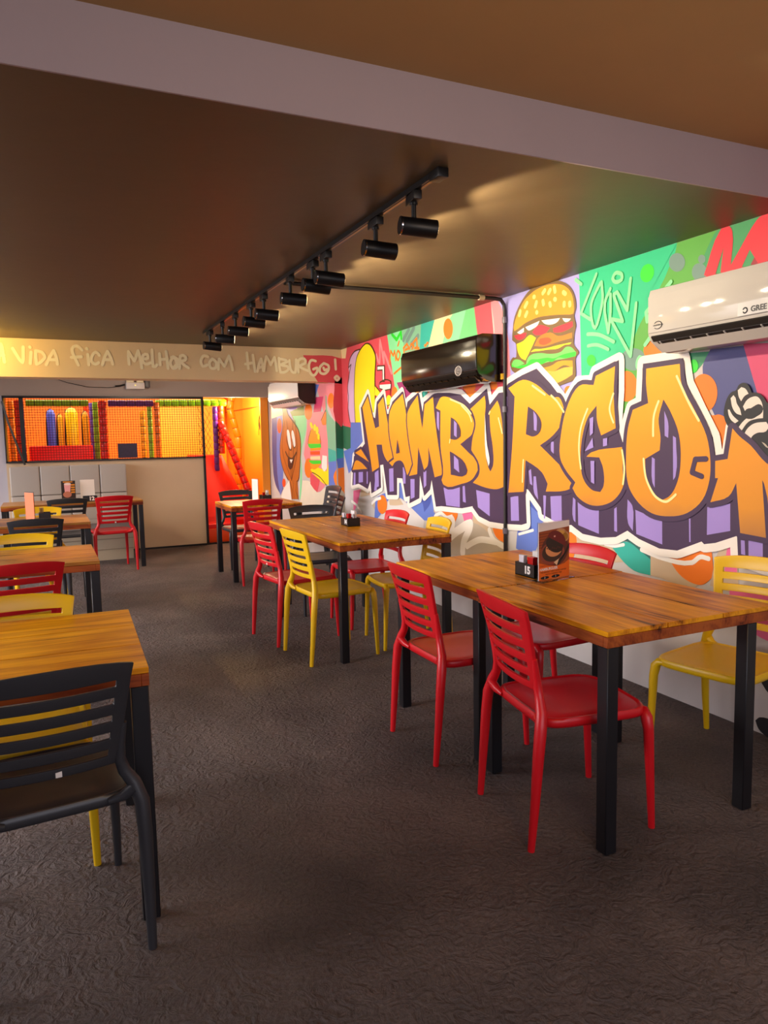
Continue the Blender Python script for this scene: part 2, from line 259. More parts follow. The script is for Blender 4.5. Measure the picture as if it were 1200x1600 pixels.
# painted mural
# outlines as painted on the walls, millimetres: colour, stroke width (0 = filled), points
MURAL = {
 'colour_fields': """
red 0 7514,2402 6343,2408 6027,1863 6458,1462 7363,1336 7512,1615
cream 0 7514,2402 7348,2403 7392,2293 7502,2305
darkgreen 0 7514,1580 7295,1555 7311,1302 7512,1335
bluep 0 7292,1609 6452,1585 7106,1202 7381,1058 7514,1300 7309,1336
mint 0 6343,2408 6032,2406 5596,1888 5905,1684 6139,1694
sage 0 6032,2406 5662,2408 5695,2114 5777,1790 5897,1910
teal 0 5662,2408 5424,2409 5508,2174 5706,2116
cream 0 5424,2409 5132,2409 5228,2202 5554,2164
mint 0 5132,2409 4929,2411 4989,2197 5312,2177
green2 0 4929,2411 4810,2410 4751,2109 5058,2146
red 0 4810,2410 4584,2413 4545,2130 4759,2157
pink 0 4584,2413 4502,2412 4399,2244 4324,1615 5905,1684 4647,2004 4545,2130
lilac 0 4502,2412 3620,2422 3570,1582 4324,1615 4399,2244
emerald 0 3620,2422 2860,2419 2875,2352 3184,1920 3330,1534 3581,1544
leaf 0 2860,2419 2601,2417 2341,2327 2332,2072 3019,1967 3104,1562 3330,1534 3184,1920 2875,2352
leafteal 0 2612,2417 2191,2421 2176,2043 2747,2151 2692,2294
darkred 0 2251,2425 1689,2433 1671,2063 2435,2179
leafdark 0 2782,1833 2639,1826 2696,1757 2779,1706
navy 0 2640,1835 2449,1831 2375,1621 2310,1469 2515,1410 2595,1496 2684,1755
magenta 0 2454,1840 2137,1809 2113,1213 2309,1451 2375,1621
mag2 0 6156,1942 4401,1933 4363,1617 5905,1684
red 0 5320,1857 4401,1843 4324,1525 5325,1659
orange 0 5033,1754 4889,1794 4767,1770 4876,1647 4954,1667
orange 0 4797,1804 4801,1795 4814,1787 4835,1781 4860,1778 4889,1778 4918,1782 4944,1788 4965,1797 4979,1807 4983,1817 4978,1827 4965,1835 4944,1841 4917,1844 4888,1843 4860,1839 4834,1833 4814,1824 4801,1814
orange 0 4502,1795 4505,1785 4512,1777 4522,1771 4536,1768 4551,1768 4566,1770 4579,1775 4590,1783 4597,1792 4600,1802 4597,1811 4590,1819 4579,1825 4565,1829 4550,1829 4535,1826 4522,1821 4511,1813 4505,1804
pink2 0.02 5355,1870 5351,1835
pink2 0.02 5281,1864 5276,1830
pink2 0.02 5208,1859 5204,1824
pink2 0.02 5137,1854 5132,1820
pink2 0.02 5067,1848 5063,1815
pink2 0.02 4999,1843 4995,1810
orange 0 5728,1831 5473,1847 5660,1717
teal 0 5675,1848 5540,1839 5600,1762 5659,1737
orange 0 6142,1843 6146,1824 6155,1807 6170,1794 6188,1786 6208,1784 6227,1788 6245,1798 6259,1813 6267,1831 6269,1851 6265,1870 6255,1887 6241,1900 6222,1908 6202,1910 6183,1905 6166,1895 6152,1880 6144,1862
pink2 0.035 6598,2242 6577,2210 6547,2170 6523,2161 6514,2225 6512,2321 6503,2369 6479,2316 6448,2216 6426,2151 6425,2171 6432,2226 6421,2247 6373,2192 6308,2104 6261,2040
brightgreen 0.035 6237,2394 6140,2331 6050,2388 6043,2330
sagegrey 0.05 6001,2313 5896,2389
sagegrey 0.05 5933,2290 5798,2386
sagegrey 0.05 5852,2250 5720,2306
orange 0.022 6303,2131 6271,2246 6218,2193 6189,2236 6165,2148
orange 0.022 6145,2201 6134,2217 6117,2228 6092,2215 6075,2193 6089,2164 6112,2143 6132,2151 6147,2170 6148,2187 6145,2201
orange 0.022 6116,2274 6091,2306
orange 0.022 5988,2183 6004,2238 5934,2267 5894,2225 5970,2219
orange 0.022 5886,2217 5851,2257 5803,2236 5836,2211
orange 0.022 5818,2260 5745,2291 5739,2214 5787,2212 5708,2203
orange 0.022 6207,2028 6062,2069
orange 0.025 5598,2212 5575,2212
orange 0.025 5560,2225 5544,2226
orange 0 5127,2286 5131,2261 5142,2240 5158,2224 5179,2215 5202,2214 5225,2221 5245,2236 5262,2256 5272,2280 5275,2306 5271,2331 5259,2353 5242,2368 5221,2377 5198,2377 5176,2370 5156,2355 5140,2335 5130,2311
orange 0 2939,1865 2942,1849 2952,1836 2967,1825 2987,1820 3009,1820 3031,1825 3052,1834 3068,1848 3079,1864 3083,1882 3080,1898 3070,1912 3054,1922 3034,1927 3011,1927 2989,1921 2969,1911 2953,1898 2943,1882
orange 0 3124,1691 3128,1665 3139,1643 3157,1625 3180,1614 3205,1611 3232,1617 3256,1631 3275,1651 3288,1676 3293,1703 3289,1729 3277,1752 3258,1770 3235,1780 3209,1782 3183,1775 3159,1761 3141,1741 3129,1717
orange 0 3674,1703 3676,1694 3681,1685 3689,1679 3700,1676 3712,1675 3724,1677 3735,1682 3744,1689 3749,1698 3751,1708 3750,1717 3744,1726 3735,1732 3725,1735 3713,1736 3701,1734 3690,1729 3681,1721 3676,1712
orange 0 2591,1620 2594,1591 2604,1566 2621,1546 2643,1534 2669,1531 2694,1536 2718,1551 2737,1573 2750,1600 2755,1630 2752,1660 2740,1686 2722,1705 2699,1717 2674,1719 2649,1712 2626,1697 2607,1675 2595,1649
orange 0 2606,1512 2578,1515 2540,1498 2507,1451 2558,1332 2647,1439 2669,1519
brightgreen 0 3017,2271 3025,2258 3036,2248 3050,2242 3065,2241 3081,2245 3095,2253 3106,2264 3113,2278 3115,2294 3112,2308 3104,2321 3093,2331 3079,2336 3063,2337 3048,2333 3034,2325 3023,2314 3017,2300 3015,2285
brightgreen 0 3464,1867 3466,1856 3471,1847 3480,1841 3491,1837 3503,1836 3515,1839 3527,1845 3535,1854 3541,1864 3543,1875 3542,1885 3536,1894 3527,1901 3516,1905 3504,1905 3492,1902 3481,1896 3472,1887 3466,1877
brightgreen 0 2710,1761 2711,1751 2714,1742 2720,1735 2728,1731 2737,1730 2746,1733 2754,1738 2760,1746 2764,1756 2766,1767 2765,1777 2761,1786 2755,1793 2747,1797 2739,1797 2730,1795 2722,1789 2716,1781 2711,1772
sagegrey 0 2807,2289 2810,2275 2817,2264 2828,2256 2842,2252 2859,2253 2875,2259 2890,2269 2903,2282 2911,2297 2914,2313 2911,2327 2904,2338 2892,2346 2877,2349 2861,2348 2845,2342 2830,2332 2818,2319 2810,2304
sagegrey 0 2680,2276 2680,2270 2684,2265 2688,2261 2695,2259 2702,2260 2709,2262 2716,2267 2721,2273 2725,2280 2726,2287 2725,2293 2722,2298 2717,2302 2710,2304 2703,2303 2696,2300 2690,2296 2684,2290 2681,2283
sagegrey 0 2670,2213 2671,2200 2678,2189 2688,2182 2700,2178 2715,2179 2729,2184 2743,2193 2754,2205 2761,2218 2763,2233 2761,2246 2755,2256 2745,2264 2732,2267 2717,2266 2703,2261 2690,2252 2679,2240 2672,2227
sagegrey 0 3066,1832 3070,1813 3082,1798 3102,1786 3128,1780 3157,1780 3186,1785 3213,1797 3235,1812 3249,1831 3254,1851 3249,1870 3236,1886 3215,1897 3188,1903 3159,1903 3130,1896 3104,1885 3084,1869 3071,1851
brightred 0 2688,2201 2595,2396 2573,2406 2545,2397 2529,2371 2533,2216 2480,2286 2400,2386 2344,2419 2279,2429 2234,2379 2204,2154 2357,2148 2431,2264 2499,2147 2594,2166 2576,2308 2627,2172
bluep 0 6690,835 6435,904 6222,896 6102,1053 5935,836 5725,898 5606,916 5489,978 5457,760 5651,706 6109,873 6390,834 6648,634 6721,627
blued 0 5894,800 5726,879 5686,863 5649,781 5530,874 5509,940 5684,939 6020,879
greyw 0 6403,802 6341,858 6154,870 5651,706 5698,491 6661,373 6648,634 6419,728
tan 0 6366,826 6329,859 6154,875 6056,817 6226,795 6356,790
tan 0 7038,914 6790,927 6807,861 7072,822
pinkhot 0 7257,879 7052,907 7231,674 7270,671
tan 0 6799,774 6692,803 6709,715
orange 0 6416,791 6422,762 6439,735 6465,713 6496,697 6531,689 6566,691 6598,702 6622,720 6637,746 6641,774 6634,804 6617,831 6590,854 6558,869 6523,876 6488,874 6458,862 6434,844 6420,819
tan 0 5489,960 5436,835 5475,786
orange 0 5399,829 5075,829 5084,793 5118,746 5169,777 5346,788
pinkhot 0 5017,838 4837,861 4865,770 4969,745
tan 0 4841,840 4573,782 4560,711 4750,724 4850,772
greyt 0 5242,637 4842,764 4546,681 4414,649 4381,606 4909,503 5246,448
orange 0 4588,777 4423,781 4421,656 4532,690
bluep 0 4130,1061 3999,961 3959,871 4076,587 4276,635 4256,775 4112,819
blued 0 4118,1040 4005,967 4005,902 4112,952
blued 0 4256,771 4088,814 4088,785 4243,746
tan 0 3684,862 3292,832 3356,794 3206,693 3399,657 3632,655
orange 0 3785,810 3665,839 3627,786 3627,721 3657,652 3783,634
teald 0 3367,793 3179,849 3007,793 3006,736 3088,775 3188,814
teal 0 3335,789 3178,812 3088,775 3006,736 3004,647 3125,653 3217,695
tan 0 3007,793 2814,811 2812,729 2676,650 2724,621 2916,643 3004,647
orange 0 2874,776 2603,858 2583,712 2644,659 2684,650 2785,675 2856,737
tan 0 2553,852 2498,897 2455,902 2435,641 2605,659
pinkhot 0 2498,887 2455,911 2449,743 2521,731 2513,838
pinkhot 0 2490,660 2281,679 2223,447 2345,473 2476,557
offwhite 0.075 5350,616 5302,657 5236,713 5187,749 5164,754 5156,740 5162,716 5193,672 5239,615 5261,581 5241,587 5197,615 5137,648 5046,691 4943,736 4881,752 4894,717 4945,653 4988,596 5001,558 5005,527 5006,507
offwhite 0.045 4617,729 4597,698 4560,663 4494,643 4435,631
offwhite 0.05 4940,567 4859,604 4751,641 4629,650 4532,650
white 0.03 6772,776 6665,826 6562,844
white 0.03 7310,760 7243,746 7164,725 7099,693 7052,665
white 0.02 4237,741 4076,786
white 0.02 3367,777 3334,775 3291,775 3248,784 3213,793
white 0.025 3073,781 2918,755 2720,760 2668,797 2617,795
white 0.03 5457,760 5406,781 5345,797 5300,784 5257,769 5207,776 5169,786
""",
 'painted_drink': """
lilacp 0 6994,2342 7130,2336 7249,2278 7303,2186 7283,2113 7340,1973 7340,1792 7292,1609 6993,1601 6956,1860
brown 0.014 6994,2342 7054,2342 7130,2336 7194,2313 7249,2278 7288,2227 7303,2186 7265,2201 7230,2214 7255,2170 7296,2105 7323,2038 7340,1973 7333,1928 7322,1882 7335,1812 7343,1738 7319,1664 7292,1609
yellow 0 6950,2349 6840,2378 6736,2357 6656,2298 6610,2219 6621,2121 6641,2008 6643,1758 6672,1592 7151,1605 7158,1872 7130,2134 7064,2285
brown 0.014 6950,2349 6901,2366 6840,2380 6786,2375 6736,2359 6693,2332 6656,2298 6625,2261 6606,2219 6609,2172 6621,2121 6629,2074 6637,2007 6637,1886 6639,1758 6656,1659 6672,1592
brown 0.014 6950,2349 7003,2322 7065,2276 7103,2217 7130,2134 7151,2011 7163,1872 7159,1722 7151,1605
white 0 6568,2133 6408,2121 6411,1973 6453,1976 6452,2085 6570,2092
brown 0.012 6568,2133 6408,2121 6411,1973 6453,1976 6452,2085 6570,2092 6568,2133
brightred 0 6522,1965 6283,1963 6280,1820 6354,1623 6392,1624 6507,1866
white 0 6523,1949 6265,1938 6277,1891 6400,1888 6515,1912
brown 0.012 6525,1916 6532,1939 6522,1965 6466,1981 6395,1988 6326,1980 6274,1962 6266,1934 6276,1899 6292,1857 6308,1822
brown 0.012 6515,1912 6400,1888 6277,1891
yellow 0 6633,1949 6517,1875 6539,1835 6638,1858
yellow 0 6254,1779 6258,1762 6268,1747 6283,1735 6301,1728 6321,1726 6342,1730 6360,1739 6374,1752 6383,1768 6385,1786 6381,1803 6371,1818 6356,1830 6337,1837 6316,1838 6296,1834 6279,1825 6265,1812 6256,1796
brown 0.01 6633,1949 6517,1883
brown 0.01 6261,1819 6273,1756 6349,1736 6386,1770
""",
 'painted_burger': """
olive 0 3889,2413 3842,2406 3798,2393 3748,2371 3703,2342 3672,2306 3652,2269 3643,2237 3641,2208 3650,2180 3658,2156 3654,2138 3647,2122 3642,2106 3640,2089 3646,2072 3654,2050 3659,2016 3657,1982 3637,1958 3617,1940 3613,1930 3617,1922 3629,1915 3642,1897 3640,1839 3644,1782 3674,1762 3720,1755 3788,1743 3855,1736 3885,1741 3918,1755 3991,1787 4081,1823 4187,1845 4281,1866 4319,1889 4331,1912 4339,1932 4335,1949 4320,1964 4299,1974 4278,1969 4263,1973 4262,2018 4272,2067 4293,2080 4312,2093 4311,2131 4303,2174 4297,2210 4284,2244 4260,2280 4227,2316 4183,2353 4132,2385 4076,2405 4016,2417 3951,2418
bun 0 3859,2386 3812,2376 3768,2362 3732,2342 3703,2319 3683,2293 3670,2263 3662,2221 3662,2184 3666,2171 3687,2170 3739,2177 3812,2187 3907,2197 4007,2203 4091,2197 4166,2185 4235,2163 4285,2151 4293,2175 4280,2212 4257,2249 4227,2286 4200,2315 4166,2341 4114,2363 4057,2381 4003,2389 3952,2392 3904,2391
white 0 3983,2178 3793,2164 3819,2144 3888,2137 3951,2153
white 0 4159,2160 4003,2178 4023,2154 4073,2137 4123,2133
white 0 4254,2137 4175,2159 4175,2131 4218,2122
white 0 3771,2160 3687,2144 3708,2132 3745,2133
brightred 0 4081,2116 4015,2151 3892,2118 3935,2093 4015,2087 4056,2097
brightred 0 3863,2110 3767,2119 3672,2126 3668,2096 3715,2082 3811,2076 3857,2085
brightred 0 4289,2121 4145,2122 4157,2098 4218,2083 4263,2094
orange 0 4060,2023 4015,2070 3888,2087 3811,2055 3675,2058 3678,2026 3811,2019 3950,2008
orangered 0 4003,2058 3963,2062 3919,2060 3894,2052 3880,2042 3877,2034 3888,2027 3916,2020 3951,2017 3981,2022 4003,2031 4012,2045
yellow 0 4258,2060 4183,2071 4106,2101 4040,2073 4106,1996 4158,1939 4210,1962 4245,2007
yellow 0 4098,1988 4064,2001 3999,1996 3919,1994 3811,1998 3678,2000 3693,1991 3744,1992 3811,1977 3919,1982 3999,1984
lettuce 0 4145,1930 4115,1962 4015,1971 3887,1952 3780,1954 3736,1977 3685,1971 3635,1933 3642,1911 3736,1907 3887,1904 4031,1888 4064,1877 4149,1895
brightgreen 0 4317,1937 4263,1921 4140,1914 4106,1936 4023,1932 3918,1931 3856,1920 3765,1934 3678,1938 3638,1938 3642,1911 3736,1909 3810,1920 3871,1900 3918,1909 3982,1894 4039,1907 4073,1877 4149,1895 4219,1891 4317,1911
lettuce 0 4317,1926 4299,1951 4236,1952 4166,1919 4281,1907
bun 0 4245,1868 4149,1869 4073,1860 4031,1878 3950,1871 3871,1878 3810,1896 3670,1888 3666,1844 3757,1867 3856,1838 3918,1848 4031,1844
bun2 0 4175,1861 4031,1846 3918,1848 3856,1838 3750,1852 3666,1849 3669,1802 3749,1776 3886,1756 3982,1785 4106,1835
seed 0.028 4218,2274 4227,2250
seed 0.028 4140,2254 4157,2234
seed 0.028 4140,2316 4162,2295
seed 0.028 4036,2303 4048,2279
seed 0.028 4065,2343 4058,2341
seed 0.028 3948,2363 3968,2349
seed 0.028 3893,2355 3908,2339
seed 0.028 3851,2363 3843,2336
seed 0.028 3761,2316 3742,2304
seed 0.028 3847,2290 3839,2286
seed 0.028 3967,2299 3961,2278
seed 0.028 3896,2272 3889,2257
seed 0.028 3753,2250 3753,2234
seed 0.028 3700,2241 3698,2227
seed 0.028 4033,2238 4030,2236
""",
 'painted_tag': """
palegreen 0.021 3461,2365 3595,2161 3510,2112
palegreen 0.021 3426,2307 3464,2263 3502,2205 3505,2148 3495,2099 3482,2067 3467,2056 3450,2077 3433,2116 3417,2163 3406,2214 3410,2269 3417,2311
palegreen 0.021 3342,2259 3387,2185 3356,2015 3340,2127 3341,2228
palegreen 0.021 3314,2223 3287,2230 3206,2117 3183,2284
palegreen 0.021 3314,2216 3240,2061 3339,2089 3175,1861 3138,2143
palegreen 0.022 3644,2369 3593,2333
palegreen 0.022 3533,2029 3490,2024 3432,2012 3364,1983 3310,1956
palegreen 0.021 3528,1959 3495,1960 3450,1956 3397,1938 3355,1919
palegreen 0.022 3324,2312 3316,2327 3298,2338 3274,2333 3253,2322 3248,2306 3253,2291 3273,2286 3297,2288 3315,2298 3324,2312
palegreen 0.024 2895,2209 2985,2140 3063,2082 3054,2033 2998,2048
palegreen 0.024 2997,1978 3067,1910
palegreen 0.02 3124,1825 3117,1840 3107,1848 3093,1844 3082,1833 3082,1815 3090,1798 3107,1792 3123,1795 3126,1809 3124,1825
""",
 'painted_lettering': """
offwhite 0.085 7245,1074 7269,936 7092,962 6858,918 6786,1003 6766,879 6531,951 6541,1171 6471,1178 6387,886 6176,899 6169,1060 6057,1060 5998,890 5911,906 5925,837 5725,898 5709,1098 5635,923 5526,985 5496,1069 5427,845 5335,857 5000,865 4840,894 4840,885 4749,823 4602,795 4420,797 4199,811 4139,828 4155,1067 4124,1062 3982,948 3970,905 3846,874 3759,854 3772,836 3671,863 3562,818 3401,812 3271,831 3179,878 3089,841 2938,806 2814,811 2658,878 2642,866 2573,881 2450,930 2441,829 2286,805 2097,791 2120,1364 2303,1294 2450,1409 2489,1455 2511,1303 2584,1302 2604,1402 2689,1537 2772,1677 2800,1810 3078,1809 3088,1596 3160,1573 3203,1461 3224,1380 3256,1452 3275,1496 3260,1670 3263,1849 3462,1796 3486,1742 3616,1746 3733,1629 3878,1759 4030,1872 4190,1843 4362,1797 4395,1742 4475,1741 4594,1663 4629,1784 4870,1684 5003,1761 5172,1786 5365,1798 5430,1796 5620,1735 5642,1654 5696,1808 5720,1824 5928,1754 5965,1664 6036,1852 6245,1770 6266,1708 6324,1662 6391,1665 6430,1861 6591,1789 6639,1632 6731,1661 6803,1885 6961,1765 6991,1751 6909,1382 6981,1345 7205,1248 7245,1074
purple 0 7245,1074 7269,936 7092,962 6858,918 6786,1003 6766,879 6531,951 6541,1171 6471,1178 6387,886 6176,899 6169,1060 6057,1060 5998,890 5911,906 5925,837 5725,898 5709,1098 5635,923 5526,985 5496,1069 5427,845 5335,857 5000,865 4840,894 4840,885 4749,823 4602,795 4420,797 4199,811 4139,828 4155,1067 4124,1062 3982,948 3970,905 3846,874 3759,854 3772,836 3671,863 3562,818 3401,812 3271,831 3179,878 3089,841 2938,806 2814,811 2658,878 2642,866 2573,881 2450,930 2441,829 2286,805 2097,791 2120,1364 2303,1294 2450,1409 2489,1455 2511,1303 2584,1302 2604,1402 2689,1537 2772,1677 2800,1810 3078,1809 3088,1596 3160,1573 3203,1461 3224,1380 3256,1452 3275,1496 3260,1670 3263,1849 3462,1796 3486,1742 3616,1746 3733,1629 3878,1759 4030,1872 4190,1843 4362,1797 4395,1742 4475,1741 4594,1663 4629,1784 4870,1684 5003,1761 5172,1786 5365,1798 5430,1796 5620,1735 5642,1654 5696,1808 5720,1824 5928,1754 5965,1664 6036,1852 6245,1770 6266,1708 6324,1662 6391,1665 6430,1861 6591,1789 6639,1632 6731,1661 6803,1885 6961,1765 6991,1751 6909,1382 6981,1345 7205,1248
lavender 0 6676,1089 6586,1140 6582,961 6670,938
lavender 0 6317,1130 6245,1132 6254,934 6318,922
lavender 0 6044,1164 5989,1165 5994,1015 6043,1013
lavender 0 5894,1061 5813,1064 5818,901 5894,880
lavender 0 5645,1159 5588,1168 5593,1018 5640,992
lavender 0 5292,1015 5030,1035 5033,871 5251,870
lavender 0 4988,1048 4955,1053 4941,914 4985,919
lavender 0 4788,1023 4600,1006 4601,836 4764,892
lavender 0 4332,996 4238,1015 4229,837 4326,828
lavender 0 4117,1191 4091,1204 4075,1093 4103,1104
lavender 0 4062,1155 4036,1156 4010,999 4056,1045
lavender 0 3880,1031 3769,1044 3768,868 3870,876
lavender 0 3956,1032 3925,1034 3935,880 3949,878
lavender 0 3855,1032 3767,1044 3762,864 3844,863
lavender 0 3654,1039 3630,1028 3629,883 3649,899
lavender 0 3609,1015 3417,979 3415,834 3602,868
lavender 0 3287,995 3267,1008 3261,862 3285,865
lavender 0 3180,1058 3142,1023 3136,881 3173,921
lavender 0 3119,1003 2921,956 2917,831 3109,867
lavender 0 2741,988 2731,989 2727,867 2736,866
lavender 0 2628,1056 2493,1083 2489,950 2626,915
lavender 0 2428,912 2407,912 2401,843 2424,845
lavender 0 2386,915 2310,915 2307,843 2383,839
lavender 0 3876,1389 3847,1388 3846,1277 3872,1314
lavender 0 4402,1724 4369,1707 4374,1527 4396,1535
lavender 0 5388,1653 5352,1638 5356,1484 5386,1520
lavender 0 6875,1103 6848,1099 6855,973 6882,971
lavender 0 7085,1085 6972,1095 6978,984 7091,973
lavender 0 7216,1075 7172,1077 7180,946 7238,943
lavender 0 6651,1089 6625,1095 6634,919 6699,910
lavender 0 6340,1140 6246,1153 6244,931 6338,920
purple 0.042 6948,1752 6805,1858 6640,1533 6545,1549 6564,1761 6440,1829 6321,1501 6225,1227 6334,1199 6465,1293 6490,1372 6618,1372 6564,1150 6733,1099 6837,1437 6948,1752
letter 0 6948,1752 6805,1858 6640,1533 6545,1549 6564,1761 6440,1829 6321,1501 6225,1227 6334,1199 6465,1293 6490,1372 6618,1372 6564,1150 6733,1099 6837,1437
purple 0.042 6293,1688 6019,1832 5969,1691 5906,1445 5833,1194 5955,1092 6050,1214 6195,1211 6267,1166 6334,1199 6225,1236 6321,1501 6293,1688
letter 0 6293,1688 6019,1832 5969,1691 5906,1445 5833,1194 5955,1092 6050,1214 6195,1211 6267,1166 6334,1199 6225,1236 6321,1501
purple 0.042 5935,1640 5908,1680 5727,1801 5674,1591 5647,1507 5601,1716 5449,1771 5426,1601 5302,1122 5439,1094 5545,1351 5559,1195 5628,1152 5731,1350 5759,1110 5919,1088 5833,1194 5917,1445 5935,1640
letter 0 5935,1640 5908,1680 5727,1801 5674,1591 5647,1507 5601,1716 5449,1771 5426,1601 5302,1122 5439,1094 5545,1351 5559,1195 5628,1152 5731,1350 5759,1110 5919,1088 5833,1194 5917,1445
purple 0.042 5405,1675 5313,1758 5217,1757 5034,1696 4861,1606 4808,1531 4832,1458 4926,1410 5015,1373 4896,1311 4774,1239 4760,1174 4837,1105 4996,1061 5286,1038 5321,1077 5293,1131 5332,1360 5325,1650 5405,1675
letter 0 5405,1675 5313,1758 5217,1757 5034,1696 4861,1606 4808,1531 4832,1458 4926,1410 5015,1373 4896,1311 4774,1239 4760,1174 4837,1105 4996,1061 5286,1038 5321,1077 5293,1131 5332,1360 5325,1650
purple 0.042 4860,1642 4657,1732 4644,1676 4659,1559 4648,1297 4613,1202 4584,1171 4548,1220 4554,1361 4581,1470 4594,1611 4489,1687 4456,1628 4417,1437 4391,1170 4399,1070 4501,1045 4657,1049 4830,1077 4738,1150 4737,1215 4849,1328 4833,1409 4785,1530 4830,1621 4860,1642
letter 0 4860,1642 4657,1732 4644,1676 4659,1559 4648,1297 4613,1202 4584,1171 4548,1220 4554,1361 4581,1470 4594,1611 4489,1687 4456,1628 4417,1437 4391,1170 4399,1070 4501,1045 4657,1049 4830,1077 4738,1150 4737,1215 4849,1328 4833,1409 4785,1530 4830,1621
purple 0.056 4351,1765 4179,1810 4028,1768 3856,1672 3790,1668 3733,1581 3770,1498 3857,1426 3988,1364 3826,1265 3655,1148 3637,1106 3729,1077 3925,1060 3905,1112 3966,1185 4148,1264 4170,1045 4354,1028 4308,1338 4275,1703 4351,1765
letter 0 4351,1765 4179,1810 4028,1768 3856,1672 3790,1668 3733,1581 3770,1498 3857,1426 3988,1364 3826,1265 3655,1148 3637,1106 3729,1077 3925,1060 3905,1112 3966,1185 4148,1264 4170,1045 4354,1028 4308,1338 4275,1703
purple 0.056 3705,1616 3598,1727 3469,1723 3450,1775 3290,1816 3298,1661 3279,1463 3399,1423 3436,1512 3441,1600 3517,1532 3565,1422 3581,1281 3557,1164 3478,1097 3402,1087 3374,1125 3379,1228 3413,1293 3528,1296 3481,1323 3226,1355 3203,1233 3212,1133 3280,1052 3376,1011 3494,1004 3609,1048 3655,1097 3628,1134 3730,1218 3778,1290 3766,1449 3705,1616
letter 0 3705,1616 3598,1727 3469,1723 3450,1775 3290,1816 3298,1661 3279,1463 3399,1423 3436,1512 3441,1600 3517,1532 3565,1422 3581,1281 3557,1164 3478,1097 3402,1087 3374,1125 3379,1228 3413,1293 3528,1296 3481,1323 3226,1355 3203,1233 3212,1133 3280,1052 3376,1011 3494,1004 3609,1048 3655,1097 3628,1134 3730,1218 3778,1290 3766,1449
purple 0.056 3049,1780 2818,1783 2803,1679 2713,1538 2639,1411 2612,1288 2615,1192 2653,1093 2748,1017 2862,989 2997,996 3113,1063 3174,1146 3192,1320 3180,1461 3145,1562 3031,1593 3048,1697 3049,1780
letter 0 3049,1780 2818,1783 2803,1679 2713,1538 2639,1411 2612,1288 2615,1192 2653,1093 2748,1017 2862,989 2997,996 3113,1063 3174,1146 3192,1320 3180,1461 3145,1562 3031,1593 3048,1697
purple 0.056 2489,1446 2450,1409 2386,1364 2303,1285 2113,1197 2101,910 2261,943 2309,1187 2320,1205 2291,939 2429,947 2459,1185 2500,1118 2606,1082 2564,1204 2581,1203 2583,1288 2511,1299 2489,1446
letter 0 2489,1446 2450,1409 2386,1364 2303,1285 2113,1197 2101,910 2261,943 2309,1187 2320,1205 2291,939 2429,947 2459,1185 2500,1118 2606,1082 2564,1204 2581,1203 2583,1288 2511,1299
purple 0.056 7000,1326 6803,1197 7159,1286 7000,1326
letter 0 7000,1326 6803,1197 7159,1286
purple 0.056 7150,1202 7022,1193 6847,1126 7055,1114 7243,1103 7150,1202
letter 0 7150,1202 7022,1193 6847,1126 7055,1114 7243,1103
purple 0 6140,1422 6096,1297 6172,1287
purple 0 5152,1591 5069,1555 5005,1486 5006,1436 5072,1411 5164,1416
purple 0 5175,1317 5091,1292 4945,1227 4906,1169 4931,1135 5162,1127
purple 0 4118,1627 4027,1581 3972,1513 3988,1454 4057,1424 4142,1440
purple 0 2923,1607 2876,1545 2815,1423 2799,1284 2815,1183 2865,1100 2924,1070 3000,1112 3037,1195 3046,1290 2943,1338 2938,1405 2954,1507
lavender 0 5102,1564 5061,1538 5064,1428 5105,1445
lavender 0 5108,1283 5042,1250 5028,1149 5110,1180
lavender 0 2915,1546 2887,1485 2885,1404 2909,1415
lavender 0 2997,1301 2976,1291 2973,1135 2991,1165
lavender 0 2853,1414 2833,1404 2831,1203 2846,1182
lavender 0 3500,1525 3467,1536 3469,1438 3496,1421
lavender 0 3489,1271 3455,1272 3453,1133 3483,1143
lavender 0 4057,1594 4023,1557 4023,1460 4051,1467
lavender 0 3541,1329 3473,1410 3464,1352
lavender 0 3382,1403 3346,1408 3346,1364 3381,1358
offwhite 0 4652,1598 4625,1376 4591,1242 4605,1210 4643,1297
hilite 0.014 5158,1734 5060,1708 4950,1674 4885,1636 4845,1606
hilite 0.014 4986,1677 4933,1645 4876,1606 4851,1573 4839,1548
hilite 0.014 3868,1685 3843,1669 3809,1645 3772,1608 3742,1575
hilite 0.014 2835,1721 2797,1655 2751,1578 2714,1525 2688,1489
hilite 0.014 2956,1599 2972,1566 2988,1519 2991,1462 2990,1416
hilite 0.014 3057,1290 3051,1243 3037,1185 3008,1134 2972,1093 2931,1071 2890,1065 2853,1085 2826,1107
hilite 0.014 3518,1583 3547,1535 3578,1469 3591,1405 3594,1340 3585,1273 3575,1222
hilite 0.014 3298,1661 3315,1623 3328,1575 3314,1530 3295,1496
hilite 0.014 3223,1336 3212,1290 3203,1233 3206,1182 3212,1144
hilite 0.014 4169,1264 4175,1189 4180,1113
hilite 0.014 4067,1763 3998,1728 3931,1694
hilite 0.014 5165,1412 5169,1399 5174,1386
hilite 0.014 4470,1560 4446,1506 4423,1452
hilite 0.014 4594,1596 4587,1603 4580,1611
purple 0.028 2638,1297 2704,1294 2723,1227 2662,1209
""",
